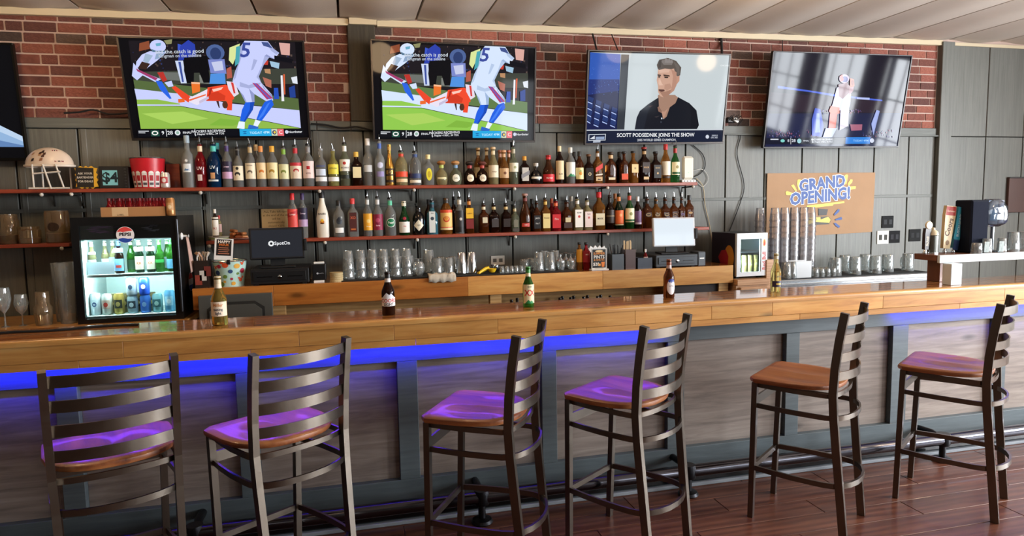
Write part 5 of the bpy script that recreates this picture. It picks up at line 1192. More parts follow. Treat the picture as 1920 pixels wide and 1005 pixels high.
# bucket with picture print, card, caddy left of the till
def bucket(label, pl, pr, base, top, yy, z, col, rim, art, name='bucket', cat='bucket'):
    xa, xb = at(pl, top, Y=yy).x, at(pr, top, Y=yy).x; R = (xb - xa) / 2; h = at((pl + pr) / 2, top, Y=yy).z - z
    t = thing(name, label, cat, ((xa + xb) / 2, yy, z)); r0 = R * .80
    MB().lathe([(r0, 0), (R, h), (R - .004, h), (r0 - .004, .006), (0, .005)], 32).build('pail', plain(col, .35), t, True)
    MB().tube([(R * math.cos(i * PI / 16), R * math.sin(i * PI / 16), h) for i in range(33)], .005, 6).build('rim', plain(rim, .25, .9), t, True)
    tp = (R - r0) / h
    mp = lambda u, v, k: ((r0 + tp * v + .0012 + k) * math.sin(u / R), -(r0 + tp * v + .0012 + k) * math.cos(u / R), v)
    link('printed_pattern', art(R, h).sliced(R * .15).mesh('printed_pattern', mp, PRINT, .00008), t)
    return t, R, h
def fruit(R, h):
    a = Art(); r = random.Random(8); 
    for i, (u, v) in enumerate(((-.7, .75), (-.45, .8), (-.6, .55), (-.2, .2), (-.15, .4), (-.1, .85), (.2, .3), (.15, .6), (.5, .8), (.55, .5), (.75, .25), (.85, .6), (-.8, .3), (.3, .12), (-.4, .1), (.8, .88))):
        c = ('#d8552c', '#b03048', '#2f4a78', '#e0a83c', '#6a8a3c')[i % 5]; s = .1 + .05 * (i % 3)
        a.ell(u * R * 1.2, v * h, s * R, s * R * .8, c, 12)
        if i % 5 == 0: a.ell(u * R * 1.2 + s * R, v * h + s * R, s * R * .6, s * R * .5, c, 10); a.ell(u * R * 1.2 - s * R, v * h + s * R * .8, s * R * .6, s * R * .4, c, 10)
    return a
t, R, h = bucket('pale teal bucket printed with fruit and crayfish, holding a card', 398, 462, 535, 488, 5.09, BZ, '#b9dcd2', '#cfd4d2', fruit)
MB().box(-.012, .012, -R - .006, -R + .006, h - .022, h + .012, .003).build('clip', BLACK, t).location = (.012, 0, 0)
xa, xb = at(401, 470, Y=5.02).x, at(436, 470, Y=5.02).x; z0, z1_ = at(420, 487, Y=5.02).z, at(418, 447, Y=5.02).z
t = thing('menu_card', 'white edged black drinks card leaning over the teal bucket', 'card', ((xa + xb) / 2, 5.0, z0)); w, h = xb - xa, z1_ - z0
MB().box(-w / 2, w / 2, 0, .003, 0, h).build('card', WHITE, t)
a = Art(); a.rect(-w * .4, h * .2, w * .4, h * .96, '#1d1512'); a.text('HAPPY', 0, h * .84, w * .22, '#eee6dc', .03); a.text('HOUR', 0, h * .7, w * .18, '#d8742c', .03)
for i in range(4): a.rect(-w * .3 + .004 * (i % 2), h * (.28 + .09 * i), w * (.3 - .05 * (i % 2)), h * (.31 + .09 * i), '#b8785c')
link('print', a.mesh('print', FRONT(0, -.0005, 0), PRINT), t); t.rotation_euler = (-.12, .08, 0)
t, w, h = box_caddy('dark wire caddy of cutlery and sachets at the left end of the back bar', 366, 392, 536, 489, 5.0, '#2a201c', 'cutlery_caddy', 'caddy', depth=.14)
for i in range(7):
    c = ('#d9d4ca', '#c8a47c', '#efece6', '#b98a6a')[i % 4]
    o = MB().tube([(0, 0, .01), (.004, 0, h + .02), (.02 * (-1) ** i, 0, h + .055)], [.004, .005, .011], 8).build('utensil', plain(c, .5), t, True); o.location = (-w * .36 + w * .12 * i, -.04 + .02 * (i % 3), 0)
for i in range(3):
    o = MB().box(-.022, .022, -.001, .001, .02 + .03 * i, .09 + .03 * i).build('sachet', plain(('#8a3a2c', '#c9c4bc', '#6a2a24')[i], .5), t); o.location = (-.02 + .03 * i, -.0715, 0)
# sauce bottles, tub and plate on the left end of the lower shelf
simple_bottle('brown steak sauce bottle with white A1 label on the lower shelf end', 402, 437, 392, 11.5, 'dark', 'c:#e6e2da', 'r #ece6dc .04 .62;t #a8262c A1 .3 1.1;r #e9e2d6 .66 .72', 5.36, 'sauce_bottle', 'bottle', 'std', S2 + .03)
simple_bottle('small red capped condiment bottle behind the steak sauce', 410, 437, 404, 9, 'pale', 'c:#c0302c', 'r #c8a09a .2 .6', 5.41, 'sauce_bottle', 'bottle', 'std', S2 + .03)
t = thing('plastic_tub', 'white shallow plastic tub under the steak sauce bottle', 'tub', (at(410, 440, Y=5.38).x, 5.38, S2)); MB().lathe([(.06, 0), (.07, .027), (.074, .03), (0, .0299)], 28).build('tub', plain('#dfe0d2', .4), t, True); MB().lathe([(.0705, 0), (.0712, .006)], 28, cz=.012, close=False).build('green_stripe', plain('#8fb04c', .5), t, True)
t = thing('snack_plate', 'pink plate with foil packets beside the plastic tub', 'plate', (at(447, 442, Y=5.39).x, 5.39, S2)); MB().lathe([(.05, 0), (.085, .01), (.087, .013), (.05, .004), (0, .003)], 28).build('plate', plain('#d8a89a', .4), t, True)
for i in range(7):
    o = MB().box(-.03, .03, -.02, .02, 0, .022, .008).build('packet', plain(('#a8683c', '#8a4c2c', '#b87c4c')[i % 3], .35, .3), t); o.location = (-.035 + .035 * (i % 3), .02 - .015 * (i % 2), .012 + .022 * (i // 3)); o.rotation_euler = (0, .1 * (i % 3 - 1), .4 * i)
# paper note on the wall
a_, b_ = at(490, 392, Y=WY), at(546, 428, Y=WY); w, h = b_.x - a_.x, a_.z - b_.z
t = thing('paper_note', 'beige handwritten paper note taped to the wall behind the dark till', 'note', ((a_.x + b_.x) / 2, WY - .012, b_.z)); MB().box(-w / 2, w / 2, 0, .002, 0, h).build('sheet', plain('#cdb98e', .8), t)
a = Art(); 
for i, s_ in enumerate(('ALL Tabs left open', 'at the end of the day', 'will be', 'automatically', 'closed +20%')): a.text(s_, 0, h * (.86 - .18 * i), h * .15, '#4a3c28', .0)
link('writing', a.mesh('writing', FRONT(0, -.0004, 0), PRINT), t)

# ------------------------------------------------------------------ drinks cooler at left
LZ = .90
lc = thing('left_counter', 'low wooden counter carrying the drinks cooler at the left', 'counter', (-1.85, 4.72, 0))
MB().box(-.9, .77, 0, .78, LZ - .04, LZ, .003).build('counter_top', M_BAR, lc); MB().box(-.9, .77, .03, .78, 0, LZ - .041).build('cabinet', plain('#2a211b', .6), lc)
FX0, FX1, FYf, FZ0, FZ1 = -1.756, -1.114, 4.92, LZ, 1.606
fw, fh = FX1 - FX0, FZ1 - FZ0
fr = thing('drinks_cooler', 'black glass door drinks cooler with round red white and blue logo, lit inside', 'cooler', ((FX0 + FX1) / 2, FYf, FZ0))
W2 = fw / 2; m_blk = plain('#0d0d0f', .3); D = .5
MB().box(-W2, -W2 + .03, .03, D, 0, fh).box(W2 - .03, W2, .03, D, 0, fh).box(-W2 + .03, W2 - .03, .03, D, fh - .03, fh).box(-W2 + .03, W2 - .03, .03, D, 0, .03).box(-W2 + .03, W2 - .03, D - .02, D, .03, fh - .03).build('cabinet', m_blk, fr)
lin_ = plain('#d3e6e4', .4)
MB().box(-W2 + .031, -W2 + .036, .06, D - .03, .04, fh - .15).box(W2 - .036, W2 - .031, .06, D - .03, .04, fh - .15).box(-W2 + .036, W2 - .036, D - .03, D - .025, .04, fh - .15).box(-W2 + .036, W2 - .036, .06, D - .03, .031, .04).box(-W2 + .036, W2 - .036, .05, D - .03, fh - .15, fh - .145).build('liner', lin_, fr)
zs = at(250, 513, Y=FYf + .08).z - FZ0
ws = MB().box(-W2 + .037, W2 - .037, .065, .075, zs - .016, zs)
for i in range(18):
    x = -W2 + .045 + i * (fw - .09) / 17; ws.box(x - .002, x + .002, .075, D - .035, zs - .006, zs)
ws.build('wire_shelf', plain('#e6efee', .4), fr); ws = MB()
dg = MB(); bw = .045
dg.box(-W2, -W2 + bw, 0, .028, .0, fh).box(W2 - bw, W2, 0, .028, 0, fh).box(-W2 + bw, W2 - bw, 0, .028, fh - .055, fh).box(-W2 + bw, W2 - bw, 0, .028, 0, .03)
dr = dg.build('door', m_blk, fr)
MB().box(-W2 + bw, W2 - bw, .010, .014, .03, fh - .055).build('glass_pane', thin_glass('cooler_door_glass', '#eef6f6', .1, .02), dr)
MB().box(W2 - .012, W2 + .004, -.012, 0, .05, fh - .02, .004).build('handle', plain('#3a3b3f', .3, .7), dr)
hd = MB().box(-W2 + .036, W2 - .036, .040, .046, fh - .145, fh - .03).build('header_panel', plain('#17101c', .3), fr)
a = Art(); r = random.Random(4)
for i in range(14): u, v = -W2 * .62 + r.uniform(-.06, .08), fh - .075 + r.uniform(-.03, .012); a.poly([(u, v), (u + .06, v + .008), (u + .09, v + .002), (u + .03, v - .006)], r.choice(('#7a3a7c', '#4a2450', '#a05aa0')))
for i in range(10): u, v = W2 * .4 + r.uniform(-.05, .05), fh - .075 + r.uniform(-.03, .016); a.poly([(u, v), (u + .06, v + .006), (u + .05, v - .006)], r.choice(('#5a5068', '#8a8298', '#2c2638')))
link('header_print', a.mesh('header_print', FRONT(0, .0395, 0), PRINT, .00004), hd)
a = Art(); R = .052; c0 = fh - .12
xl = at(234, 440, Y=FYf).x - (FX0 + FX1) / 2; zl = at(234, 440.5, Y=FYf).z - FZ0
a.ell(xl, zl, R * 1.06, R * 1.06, '#e9eaee', 28); a.ell(xl, zl, R, R, '#f4f4f6', 28)
a.poly([(xl + R * math.cos(t_), zl + R * math.sin(t_)) for t_ in [PI * i / 16 + .0 for i in range(3, 15)]] , '#dd4a48'); a.poly([(xl - R * .82, zl + R * .52), (xl - R * .3, zl + R * .36), (xl + R * .3, zl + R * .46), (xl + R * .84, zl + R * .5), (xl + R * .6, zl + R * .8), (xl - R * .6, zl + R * .8)], '#dd4a48')
a.poly([(xl + R * math.cos(t_), zl + R * math.sin(t_)) for t_ in [PI + PI * i / 16 for i in range(3, 14)]], '#2c52b4'); a.poly([(xl - R * .83, zl - R * .5), (xl - R * .3, zl - R * .38), (xl + R * .3, zl - R * .5), (xl + R * .83, zl - R * .48), (xl + R * .6, zl - R * .8), (xl - R * .6, zl - R * .8)], '#2c52b4')
a.text('PEPSI', xl, zl + .003, R * .56, '#14161c', .03, 1.1)
link('logo', a.mesh('logo', FRONT(0, .0085, 0), PRINT, .0003), dr)
pc = at(358, 528, X=FX1 + .001)
a = Art(); R = .07; u0, v0 = pc.y - FYf, pc.z - FZ0
a.ell(u0, v0, R, R, '#e9eaee', 24); a.ell(u0, v0, R * .93, R * .93, '#c8202c', 20, .35, PI - .35); a.ell(u0, v0, R * .93, R * .93, '#2c52b4', 20, PI + .35, 2 * PI - .35)
link('side_logo', a.mesh('side_logo', lambda u, v, k: (W2 + .0006 + k, u, v), PRINT), fr)
for s_ in (-1, 1):
    MB().box(s_ * (W2 - .041) - .004, s_ * (W2 - .041) + .004, .055, .064, .05, fh - .16).build('light_tube', plain('#eafcfb', .4, emit=5.0 if s_ < 0 else 2.5, name='cooler_light%d' % (s_ + 1)), fr)
area('cooler_light', ((FX0 + FX1) / 2, FYf + .09, FZ0 + fh - .16), ((FX0 + FX1) / 2, FYf + .25, FZ0), fw - .12, .05, 5, (.82, 1.0, .98))
area('cooler_light', ((FX0 + FX1) / 2, FYf + .085, FZ0 + zs - .02), ((FX0 + FX1) / 2, FYf + .28, FZ0), fw - .12, .03, 4, (.82, 1.0, .98))
# contents
zsh = FZ0 + zs; yb = FYf + .16
for px, g, cap, art, lab in ((173, 'pale', '#e9e6da', 'r #e3e8ee .06 .46;r #dfe6ea .62 .7', 'pale beer bottle with white label at the left of the cooler shelf'), (192, 'pale', '#dfe2e6', 'r #dbe3ea .06 .46', 'pale beer bottle, second on the cooler shelf'),
        (207, 'pale', '#dfe8f0', 'r #a9c8e6 .06 .5', 'pale beer bottle with light blue label in the cooler'), (224, 'dark', '#3a64b0', 'r #7fb0dc .08 .46;r #c8463c .18 .26 .5;r #9ac0e2 .66 .8', 'brown beer bottle with blue label in the cooler'),
        (241, 'lime', '#c9cfc6', 'r #2c4a34 .1 .4', 'dark green beer bottle between blue and cream labels'), (262, 'dkgreen', '#d8d2c0', 'r #e9e4c8 .1 .52;t #c8502c XX .3 .9;r #e6e2cf .68 .82', 'beer bottle with cream crossed label, left of two in the cooler'),
        (283, 'dkgreen', '#d8d2c0', 'r #e9e4c8 .1 .52;t #c8502c XX .3 .9;r #e6e2cf .68 .82', 'beer bottle with cream crossed label, right of two in the cooler'), (300, 'lime', '#5aa04a', 'r #3a9a4c .3 .4', 'bright green beer bottle in the cooler'), (310, 'lime', '#cfd6da', 'r #b8d4d8 .1 .46', 'green beer bottle with pale label in the cooler'), (321, 'lime', '#3f8a4a', 'r #5f9ac0 .1 .4', 'green beer bottle at the right end of the cooler shelf')):
    x = at(px, 490, Y=yb).x; k = .02 if px in (207, 241, 310) else 0
    bottle(lab, 'beer bottle', 'bottles inside the drinks cooler', (x, yb + (.066 if px in (192, 207, 241, 310) else 0), zsh), .222, .056 if px > 215 else .052, 'beer', g, 'c:' + cap, art, 'beer_bottle', 14).rotation_euler = (0, 0, 0)
# paper carrier around the first bottles
xa, xb = at(163, 500, Y=yb - .045).x, at(214, 500, Y=yb - .045).x
o = MB().box(-(xb - xa) / 2, (xb - xa) / 2, 0, .003, 0, .085).build('bottle_carrier', plain('#c9d6e2', .6, var=.2), None); o.location = ((xa + xb) / 2, yb - .045, zsh); tag(o, 'pale printed cardboard carrier sheet in front of bottles in the cooler', 'carton')
def can(lab, px, base_z, yy, cols, H=.122, R=.033, group='cans inside the drinks cooler', x=None, mid=None):
    t = thing('drink_can', lab, 'can', (at(px, 585, Y=yy).x if x is None else x, yy, base_z), 0, group)
    MB().lathe([(R * .8, 0), (R * .97, .007), (R, .012), (R, H - .014), (R * .82, H - .002), (R * .82, H), (R * .76, H - .004), (0, H - .004)], 18).build('body', plain(cols[0], .3, .45), t, True)
    a = Art(); n = 8
    def band(v0, v1, c, hw=1.35):
        for i in range(n): u0, u1 = R * hw * (-1 + 2 * i / n), R * hw * (-1 + 2 * (i + 1) / n); a.poly([(u0, v0), (u1, v0), (u1, v1), (u0, v1)], c)
    band(H * .3, H * .72, cols[1], .8); a.ell(0, H * .5, R * .42, R * .5, cols[2], 12)
    if mid: a.text(mid, 0, H * .5, R * .5, cols[0], .03)
    link('print', a.sliced(R * .2).mesh('print', oncyl(R), PRINT, .00006), t)
    MB().lathe([(R * .74, 0), (R * .74, .0015)], 14, cz=H - .0035).build('lid', STEEL, t)
    return t
fz = FZ0 + .04
for px, cols, lab, mid, H in ((181, ('#d3dde4', '#c2d0da', '#2c4a78'), 'tall white can with blue lettering at the left of the cooler floor', 'te', .15), (202, ('#dcdcd8', '#c9b0a4', '#b8362c'), 'white can with red crest on the cooler floor', None, .14), (225, ('#b49a52', '#2a2a22', '#c8b06a'), 'black and gold can on the cooler floor', None, .14),
        (250, ('#8fa4b0', '#1f2c38', '#c3d2da'), 'silver and dark crested can under the stacked pair', None, .122), (274, ('#3462b0', '#2a52a8', '#8fb4e6'), 'royal blue can under the stacked pair', None, .122), (297, ('#7fb0b4', '#2c5a60', '#bfe0dc'), 'teal crested can right of the royal blue can', None, .128), (320, ('#5f9ac0', '#9ac4de', '#dfeef6'), 'tall sky blue can at the right of the cooler floor', None, .15)):
    can(lab, px, fz, FYf + .13, cols, H, .033, mid=mid)
can('silver white can stacked over the crested can in the cooler', 254, fz + .1225, FYf + .13, ('#b9c4ce', '#8a98a8', '#2c3c54'), .122, .033, x=at(250, 585, Y=FYf + .13).x)
can('deep blue can stacked over the royal blue can in the cooler', 278, fz + .1225, FYf + .13, ('#2a52c0', '#2040a0', '#dfe6f4'), .122, .033, x=at(274, 585, Y=FYf + .13).x)
for i, px in enumerate((213, 237, 262, 286)): can('dark gold can in the second row of the cooler floor, %s from left' % ORD[i], px, fz, FYf + .22, ('#6a5f3c', '#2a2a22', '#a89458'), .13, group='second row of cans in the cooler')
# case of bottles and a can on top of the cooler
xa, xb = at(189, 400, Y=4.98).x, at(310, 400, Y=4.98).x; w = xb - xa; h = at(250, 388, Y=4.98).z - FZ1
t = thing('bottle_case', 'brown cardboard case on top of the drinks cooler', 'carton', ((xa + xb) / 2, 4.98, FZ1))
CB = plain('#a97c50', .8)
MB().box(-w / 2, w / 2, 0, .003, 0, h).box(-w / 2, w / 2, .277, .28, 0, h).box(-w / 2, -w / 2 + .003, .003, .277, 0, h).box(w / 2 - .003, w / 2, .003, .277, 0, h).box(-w / 2 + .003, w / 2 - .003, .003, .277, 0, .003).build('tray', CB, t)
a = Art(); a.rect(-w * .33, .004, -w * .08, h - .002, '#d2b48c'); a.text('LABEL', -w * .2, .012, .016, '#4a3420'); link('shipping_label', a.mesh('shipping_label', FRONT(0, -.0006, 0), PRINT), t)
ca = MB().lathe([(.026, 0), (.028, .01), (.028, .07), (.014, .10), (.0125, .125)], 12).mesh('glass_body', GL['red'], True); cb = MB().lathe([(.0145, 0), (.0145, .02), (.013, .022)], 12).mesh('cap', plain('#6a1f24', .3, .5))
for j in range(3):
    for i in range(6):
        t = thing('small_bottle', 'small dark red bottle in the cardboard case, %s row, %s from left' % (('front', 'middle', 'rear')[j], ORD[i]), 'bottle', (xa + .04 + i * (w - .08) / 5, 5.025 + j * .085, FZ1 + .0035), 0, 'small bottles in the cardboard case')
        s_ = (at(250, 372, Y=5.0).z - FZ1) / .147; t.scale = (min(s_, 1), min(s_, 1), s_); link('glass_body', ca, t); o = link('cap', cb, t); o.location = (0, 0, .125)
can('bronze can standing on the right of the cooler top', 320, FZ1, 4.99, ('#b8824e', '#c99a68', '#e2c8a0'), at(320, 371, Y=4.99).z - FZ1, .028, None, x=at(320, 390, Y=4.99).x)
# hook with cloth tags on the cooler's side
t = thing('suction_hook', 'white suction hook on the side of the cooler', 'hook', (FX1, 5.02, at(342, 443, Y=5.0).z))
MB().lathe([(.026, 0), (.02, .006), (.008, .01), (.006, .04), (.011, .045), (.0, .048)], 16).xf(Matrix.Rotation(PI / 2, 4, 'Y')).build('cup', WHITE, t, True)
hz = at(342, 443, Y=5.0).z
mb = MB(); vs = []
for i in range(9):
    u = i / 8; vs += [(FX1 + .032 + .02 * u - .005, 5.02 - .012 - .012 * u, hz - .004 - .25 * u), (FX1 + .032 + .03 * u + .004, 5.02 + .01 + .006 * math.sin(3 * u), hz - .004 - .24 * u)]
mb.add(vs, [(2 * i, 2 * i + 1, 2 * i + 3, 2 * i + 2) for i in range(8)]); o = mb.build('bar_towel', plain('#c9a69a', .9), None, True); tag(o, 'narrow pink and white towel hanging from the white hook', 'towel')
o.modifiers.new('thick', 'SOLIDIFY').thickness = .005

# things on the upper shelf left of the bottles
hx0, hx1 = at(46, 330, Y=5.38).x, at(148, 330, Y=5.38).x
t = thing('football_helmet', 'cream and maroon football helmet shell on a white cage at the shelf left', 'helmet', ((hx0 + hx1) / 2, 5.36, S1)); w = hx1 - hx0
zc = at(96, 310, Y=5.38).z - S1; zt = at(96, 277, Y=5.38).z - S1
mb = MB(); vs = []; n, m = 24, 8
for j in range(m + 1):
    b_ = PI / 2 * j / m
    for i in range(n): a_ = 2 * PI * i / n; vs.append((w * .44 * math.cos(a_) * math.cos(b_), .09 * math.sin(a_) * math.cos(b_), zc + (zt - zc) * math.sin(b_)))
mb.add(vs, [(j * n + i, j * n + (i + 1) % n, (j + 1) * n + (i + 1) % n, (j + 1) * n + i) for j in range(m) for i in range(n)]); mb.build('shell', plain('#d8c6b4', .3, var=.15), t, True)
MB().lathe([(w * .44, 0), (w * .47, .004), (w * .475, .016), (w * .44, .02)], 28, cz=zc - .016, dy=.20 / w * 1.0, close=False).build('brim', plain('#dcd0c0', .4), t, True)
def dome(u, v, k):
    b_ = v; a_ = -PI / 2 + u; q = 1.016 + k * 4
    return (w * .44 * q * math.cos(a_) * math.cos(b_), .09 * q * math.sin(a_) * math.cos(b_), zc + (zt - zc) * q * math.sin(b_))
a = Art(); 
for u0, c in ((.42, '#7a1f2c'), (.5, '#d8c6b4'), (.56, '#2a1418'), (.72, '#7a1f2c')): a.poly([(u0, .15), (u0 + .12, .15), (u0 + .10, .95), (u0 + .02, .95)], c)
r = random.Random(6)
for i in range(9): u, v = -.9 + r.random() * .9, .15 + r.random() * .7; a.poly([(u, v), (u + .14, v + .03), (u + .16, v + .2), (u + .03, v + .16)], r.choice(('#4a2c20', '#8a5a3c', '#b88a60', '#2c1c18')))
link('stripe_print', a.mesh('stripe_print', dome, PRINT, .0004), t)
cg = plain('#cfc9bf', .4)
for pts in ([(-w * .22, -.09, 0), (-w * .22, -.09, zc)], [(w * .1, -.1, 0), (-w * .02, -.1, zc)], [(w * .32, -.085, 0), (w * .2, -.09, zc)], [(-w * .22, -.095, zc * .62), (w * .28, -.095, zc * .7)], [(-w * .3, -.1, .005), (w * .42, -.085, .005)], [(-w * .22, .06, 0), (-w * .22, .06, zc)], [(w * .3, .06, 0), (w * .3, .06, zc)]):
    MB().tube(pts, .006, 8).build('cage_bar', cg, t, True)
xa, xb = at(141, 330, Y=5.36).x, at(184, 330, Y=5.36).x; w = xb - xa; h = at(160, 311, Y=5.36).z - S1
t = thing('starburst_sign', 'black card with yellow starburst edge on the upper shelf', 'sign', ((xa + xb) / 2 , 5.352, S1))
pts = []
for i in range(28): a_ = 2 * PI * i / 28; q = 1 if i % 2 else .84; k = max(abs(math.cos(a_)), abs(math.sin(a_))); pts.append((w / 2 * q * math.cos(a_) / k * 1.0, h / 2 + h / 2 * q * math.sin(a_) / k))
MB().prism(pts, 0, .008).build('burst', plain('#dba92c', .6), t)
MB().prism([(-w * .42, h * .08), (w * .3, h * .06), (w * .34, h * .9), (-w * .44, h * .94)], -.004, -.0005).build('card', plain('#17130f', .6), t)
a = Art()
for i, s_ in enumerate(('ASK YOUR', 'BARTENDER', 'FOR DEALS')): a.text(s_, -w * .04, h * (.66 - .17 * i), w * .13, '#d8d2c4', .02)
link('print', a.mesh('print', FRONT(0, -.0046, 0), PRINT), t)
xa, xb = at(187, 330, Y=5.37).x, at(243, 330, Y=5.37).x; w = xb - xa; h = at(215, 312, Y=5.37).z - S1
t = thing('black_box', 'black corrugated box bearing a cyan price tag on the upper shelf', 'box', ((xa + xb) / 2, 5.37, S1)); MB().box(-w / 2, w / 2, -.02, .1, 0, h, .004).build('body', plain('#121214', .5), t)
for i in range(7): o = MB().prism([(-.008, 0), (0, .007), (.008, 0), (0, -.004)], -.003, 0).build('chevron', plain('#2c2c30', .4), t); o.location = (w * .38, -.0205, .014 + i * h * .13)
a = Art(); u0, u1 = -w * .38, w * .12; a.rect(u0, h * .15, u1, h * .82, '#7fc4cc'); a.text('$4', (u0 + u1) / 2, h * .48, h * .62, '#12242a', .03); link('price_tag', a.mesh('price_tag', FRONT(0, -.0206, 0), PRINT), t)
def cansart(R, h):
    a = Art()
    for i in range(-3, 4):
        u = i * R * .42; a.rect(u - R * .16, h * .04, u + R * .16, h * .52, '#d9d4cf'); a.ell(u, h * .52, R * .13, h * .04, '#efece8', 10); a.rect(u - R * .12, h * .24, u + R * .12, h * .42, '#a8202c'); a.rect(u - R * .13, h * .1, u + R * .13, h * .18, '#4a4248')
    return a
bucket('red beer bucket printed with white cans on the upper shelf', 243, 309, 348, 297, 5.40, S1, '#c4202c', '#b9bcc0', cansart)
xa, xb = at(311, 330, Y=5.46).x, at(337, 330, Y=5.46).x
o = MB().box(-(xb - xa) / 2, (xb - xa) / 2, 0, .03, 0, at(325, 307, Y=5.46).z - S1, .002).build('wood_block', M_SHELF, None); o.location = ((xa + xb) / 2, 5.47, S1); tag(o, 'reddish wooden block standing behind the white and red can', 'block')
can('white can with red print between red bucket and frosted bottle', 326, S1, 5.37, ('#d6cfc9', '#b83a3c', '#e6dfd8'), .112, .033, None)

# jars and glasses at the far left
JAR = thin_glass('amber_tinted_jar', '#e0d0b4', .25, .05, .16, '#c8ae8a')
def jar(lab, px, pyt, wpx, yy, z, prof, name='glass_jar', mat=None):
    R = wpx / 2 / ppm(max(px, 5), yy); p = at(px, pyt, Y=yy); h = p.z - z
    t = thing(name, lab, 'jar' if 'jar' in name else 'glass', (p.x, yy, z))
    MB().lathe([(r_ * R, zz * h) for r_, zz in prof], 20, close=False).build('glass', mat or JAR, t, True); return t, R, h
JP = [(0, .01), (.9, .0), (1, .04), (1, .78), (.86, .86), (.86, 1)]
t, R, h = jar('wide glass jar at the left end of the jar shelf', 14, 402, 34, 5.40, S3, JP); MB().lathe([(R * .9, .003), (R * .9, h * .3), (0, h * .3)], 16).build('contents', plain('#5c3a2a', .8, var=.4), t, True)
t, R, h = jar('short wide jar in the middle of the jar shelf', 55, 425, 36, 5.37, S3, JP); MB().lathe([(R * .9, .003), (R * .9, h * .3), (0, h * .3)], 16).build('contents', plain('#9a6a3c', .8, var=.4), t, True)
t, R, h = jar('tall glass jar with dark label at the right of the jar shelf', 105, 395, 40, 5.38, S3, [(0, .01), (.92, 0), (1, .03), (1, .93), (.95, .96), (.95, 1)]); MB().lathe([(R * .9, .003), (R * .9, h * .3), (0, h * .3)], 16).build('contents', plain('#8a6540', .8, var=.4), t, True); a = Art(); a.ell(0, h * .5, R * .5, h * .14, '#3a2c24', 16); link('label', a.sliced(R * .2).mesh('label', oncyl(R), PRINT), t)
TG = [(0, .03), (.72, .0), (.76, .04), (1, 1)]
jar('tall clear glass at the left counter, back one of the pair', 108, 493, 24, 5.12, LZ, TG, 'tall_glass', THIN)
jar('tall clear glass at the left counter, front one of the pair', 122, 492, 40, 5.02, LZ, TG, 'tall_glass', THIN)
jar('small footed goblet left of the tall clear glasses', 78, 547, 32, 4.98, LZ, [(0, .02), (.8, 0), (.85, .05), (.95, .3), (1, .5), (.75, .62), (.7, 1)], 'goblet_glass', JAR)
jar('dark rounded wine glass at the far left counter', 38, 552, 24, 5.0, LZ, [(.6, 0), (.1, .04), (.08, .35), (.7, .5), (1, .7), (.8, 1)], 'wine_glass', THIN)
jar('large wine glass cut by the left edge of view', 4, 540, 26, 4.98, LZ, [(.6, 0), (.1, .04), (.08, .35), (.7, .5), (1, .7), (.8, 1)], 'wine_glass', THIN)
# cable lying on the bar
pts = [at(px, py, Z=BT + .006) for px, py in ((-40, 627), (30, 622), (90, 620), (130, 617), (170, 613), (215, 610), (260, 608.5))]
o = MB().tube(pts, .006, 8).build('power_cable', RUBBER, None, True); tag(o, 'black cable lying along the left end of the bar top', 'cable')

# ------------------------------------------------------------------ right of the back bar
RZ = .99
rc = thing('corner_cabinet', 'small wooden cabinet under the little energy drink fridge', 'cabinet', (3.142, 4.9, 0))
w = at(1443, 540, Y=4.9).x - 3.142
LW = wood('pale_cabinet_wood', '#a87a54', '#bd9068', '#caa07a', .4, .2, (1, 10, 10), .05, .1, True)
zc_ = at(1405, 524, Y=4.9).z
MB().box(.004, w, 0, .6, zc_ - .05, zc_, .003).build('top', LW, rc); MB().box(.004, w, .02, .6, 0, zc_ - .051).build('carcass', LW, rc); MB().box(.03, w - .02, -.008, .02, zc_ - .13, zc_ - .065, .004).build('drawer', LW, rc)
o = MB().box(.002, .07, 0, .08, 0, at(1440, 487, Y=4.95).z, .002).build('wooden_post', LW, None); o.location = (3.142 + w, 4.95, 0); tag(o, 'short wooden upright between the mini fridge and the plastic cups', 'post')
# mini fridge
x0, x1 = at(1380, 500, Y=4.97).x, at(1437, 500, Y=4.97).x; z1f = at(1408, 437, Y=4.97).z
fw_, fh_ = x1 - x0, z1f - zc_
t = thing('mini_fridge', 'small lit glass door fridge with red lettering on its white side strip', 'fridge', ((x0 + x1) / 2, 4.97, zc_))
W2 = fw_ / 2; D = .38
MB().box(-W2, -W2 + .02, .02, D, .02, fh_).box(W2 - .02, W2, .02, D, .02, fh_).box(-W2 + .02, W2 - .02, .02, D, fh_ - .02, fh_).box(-W2 + .02, W2 - .02, .02, D, .02, .04).box(-W2 + .02, W2 - .02, D - .02, D, .04, fh_ - .02).box(-W2 + .02, W2 - .02, .05, D - .02, fh_ * .55, fh_ * .55 + .006).build('cabinet', plain('#1b2028', .3), t)
MB().box(-W2 + .021, W2 - .021, D - .03, D - .021, .041, fh_ - .021).build('liner', plain('#bfe0dc', .4), t)
dr = MB().box(-W2, -W2 + .035, -.01, .018, .02, fh_).box(W2 - .06, W2, -.01, .018, .02, fh_).box(-W2 + .035, W2 - .06, -.01, .018, fh_ - .05, fh_).box(-W2 + .035, W2 - .06, -.01, .018, .02, .055).build('door', plain('#d3d6da', .3), t)
MB().box(-W2 + .035, W2 - .06, .0, .004, .055, fh_ - .05).build('glass_pane', thin_glass('mini_fridge_glass', '#f6fcfb', .1, .02, .02, '#d6f0ee'), dr)
a = Art(); a.text('Red Bull', W2 - .03, fh_ * .38, .046, '#c84a3c', .02, 1, PI / 2); a.ell(W2 - .03, fh_ * .78, .012, .03, '#e0b83c', 12); a.poly([(W2 - .04, fh_ * .72), (W2 - .02, fh_ * .74), (W2 - .03, fh_ * .86)], '#d0402c'); link('print', a.mesh('print', FRONT(0, -.0105, 0), PRINT), dr)
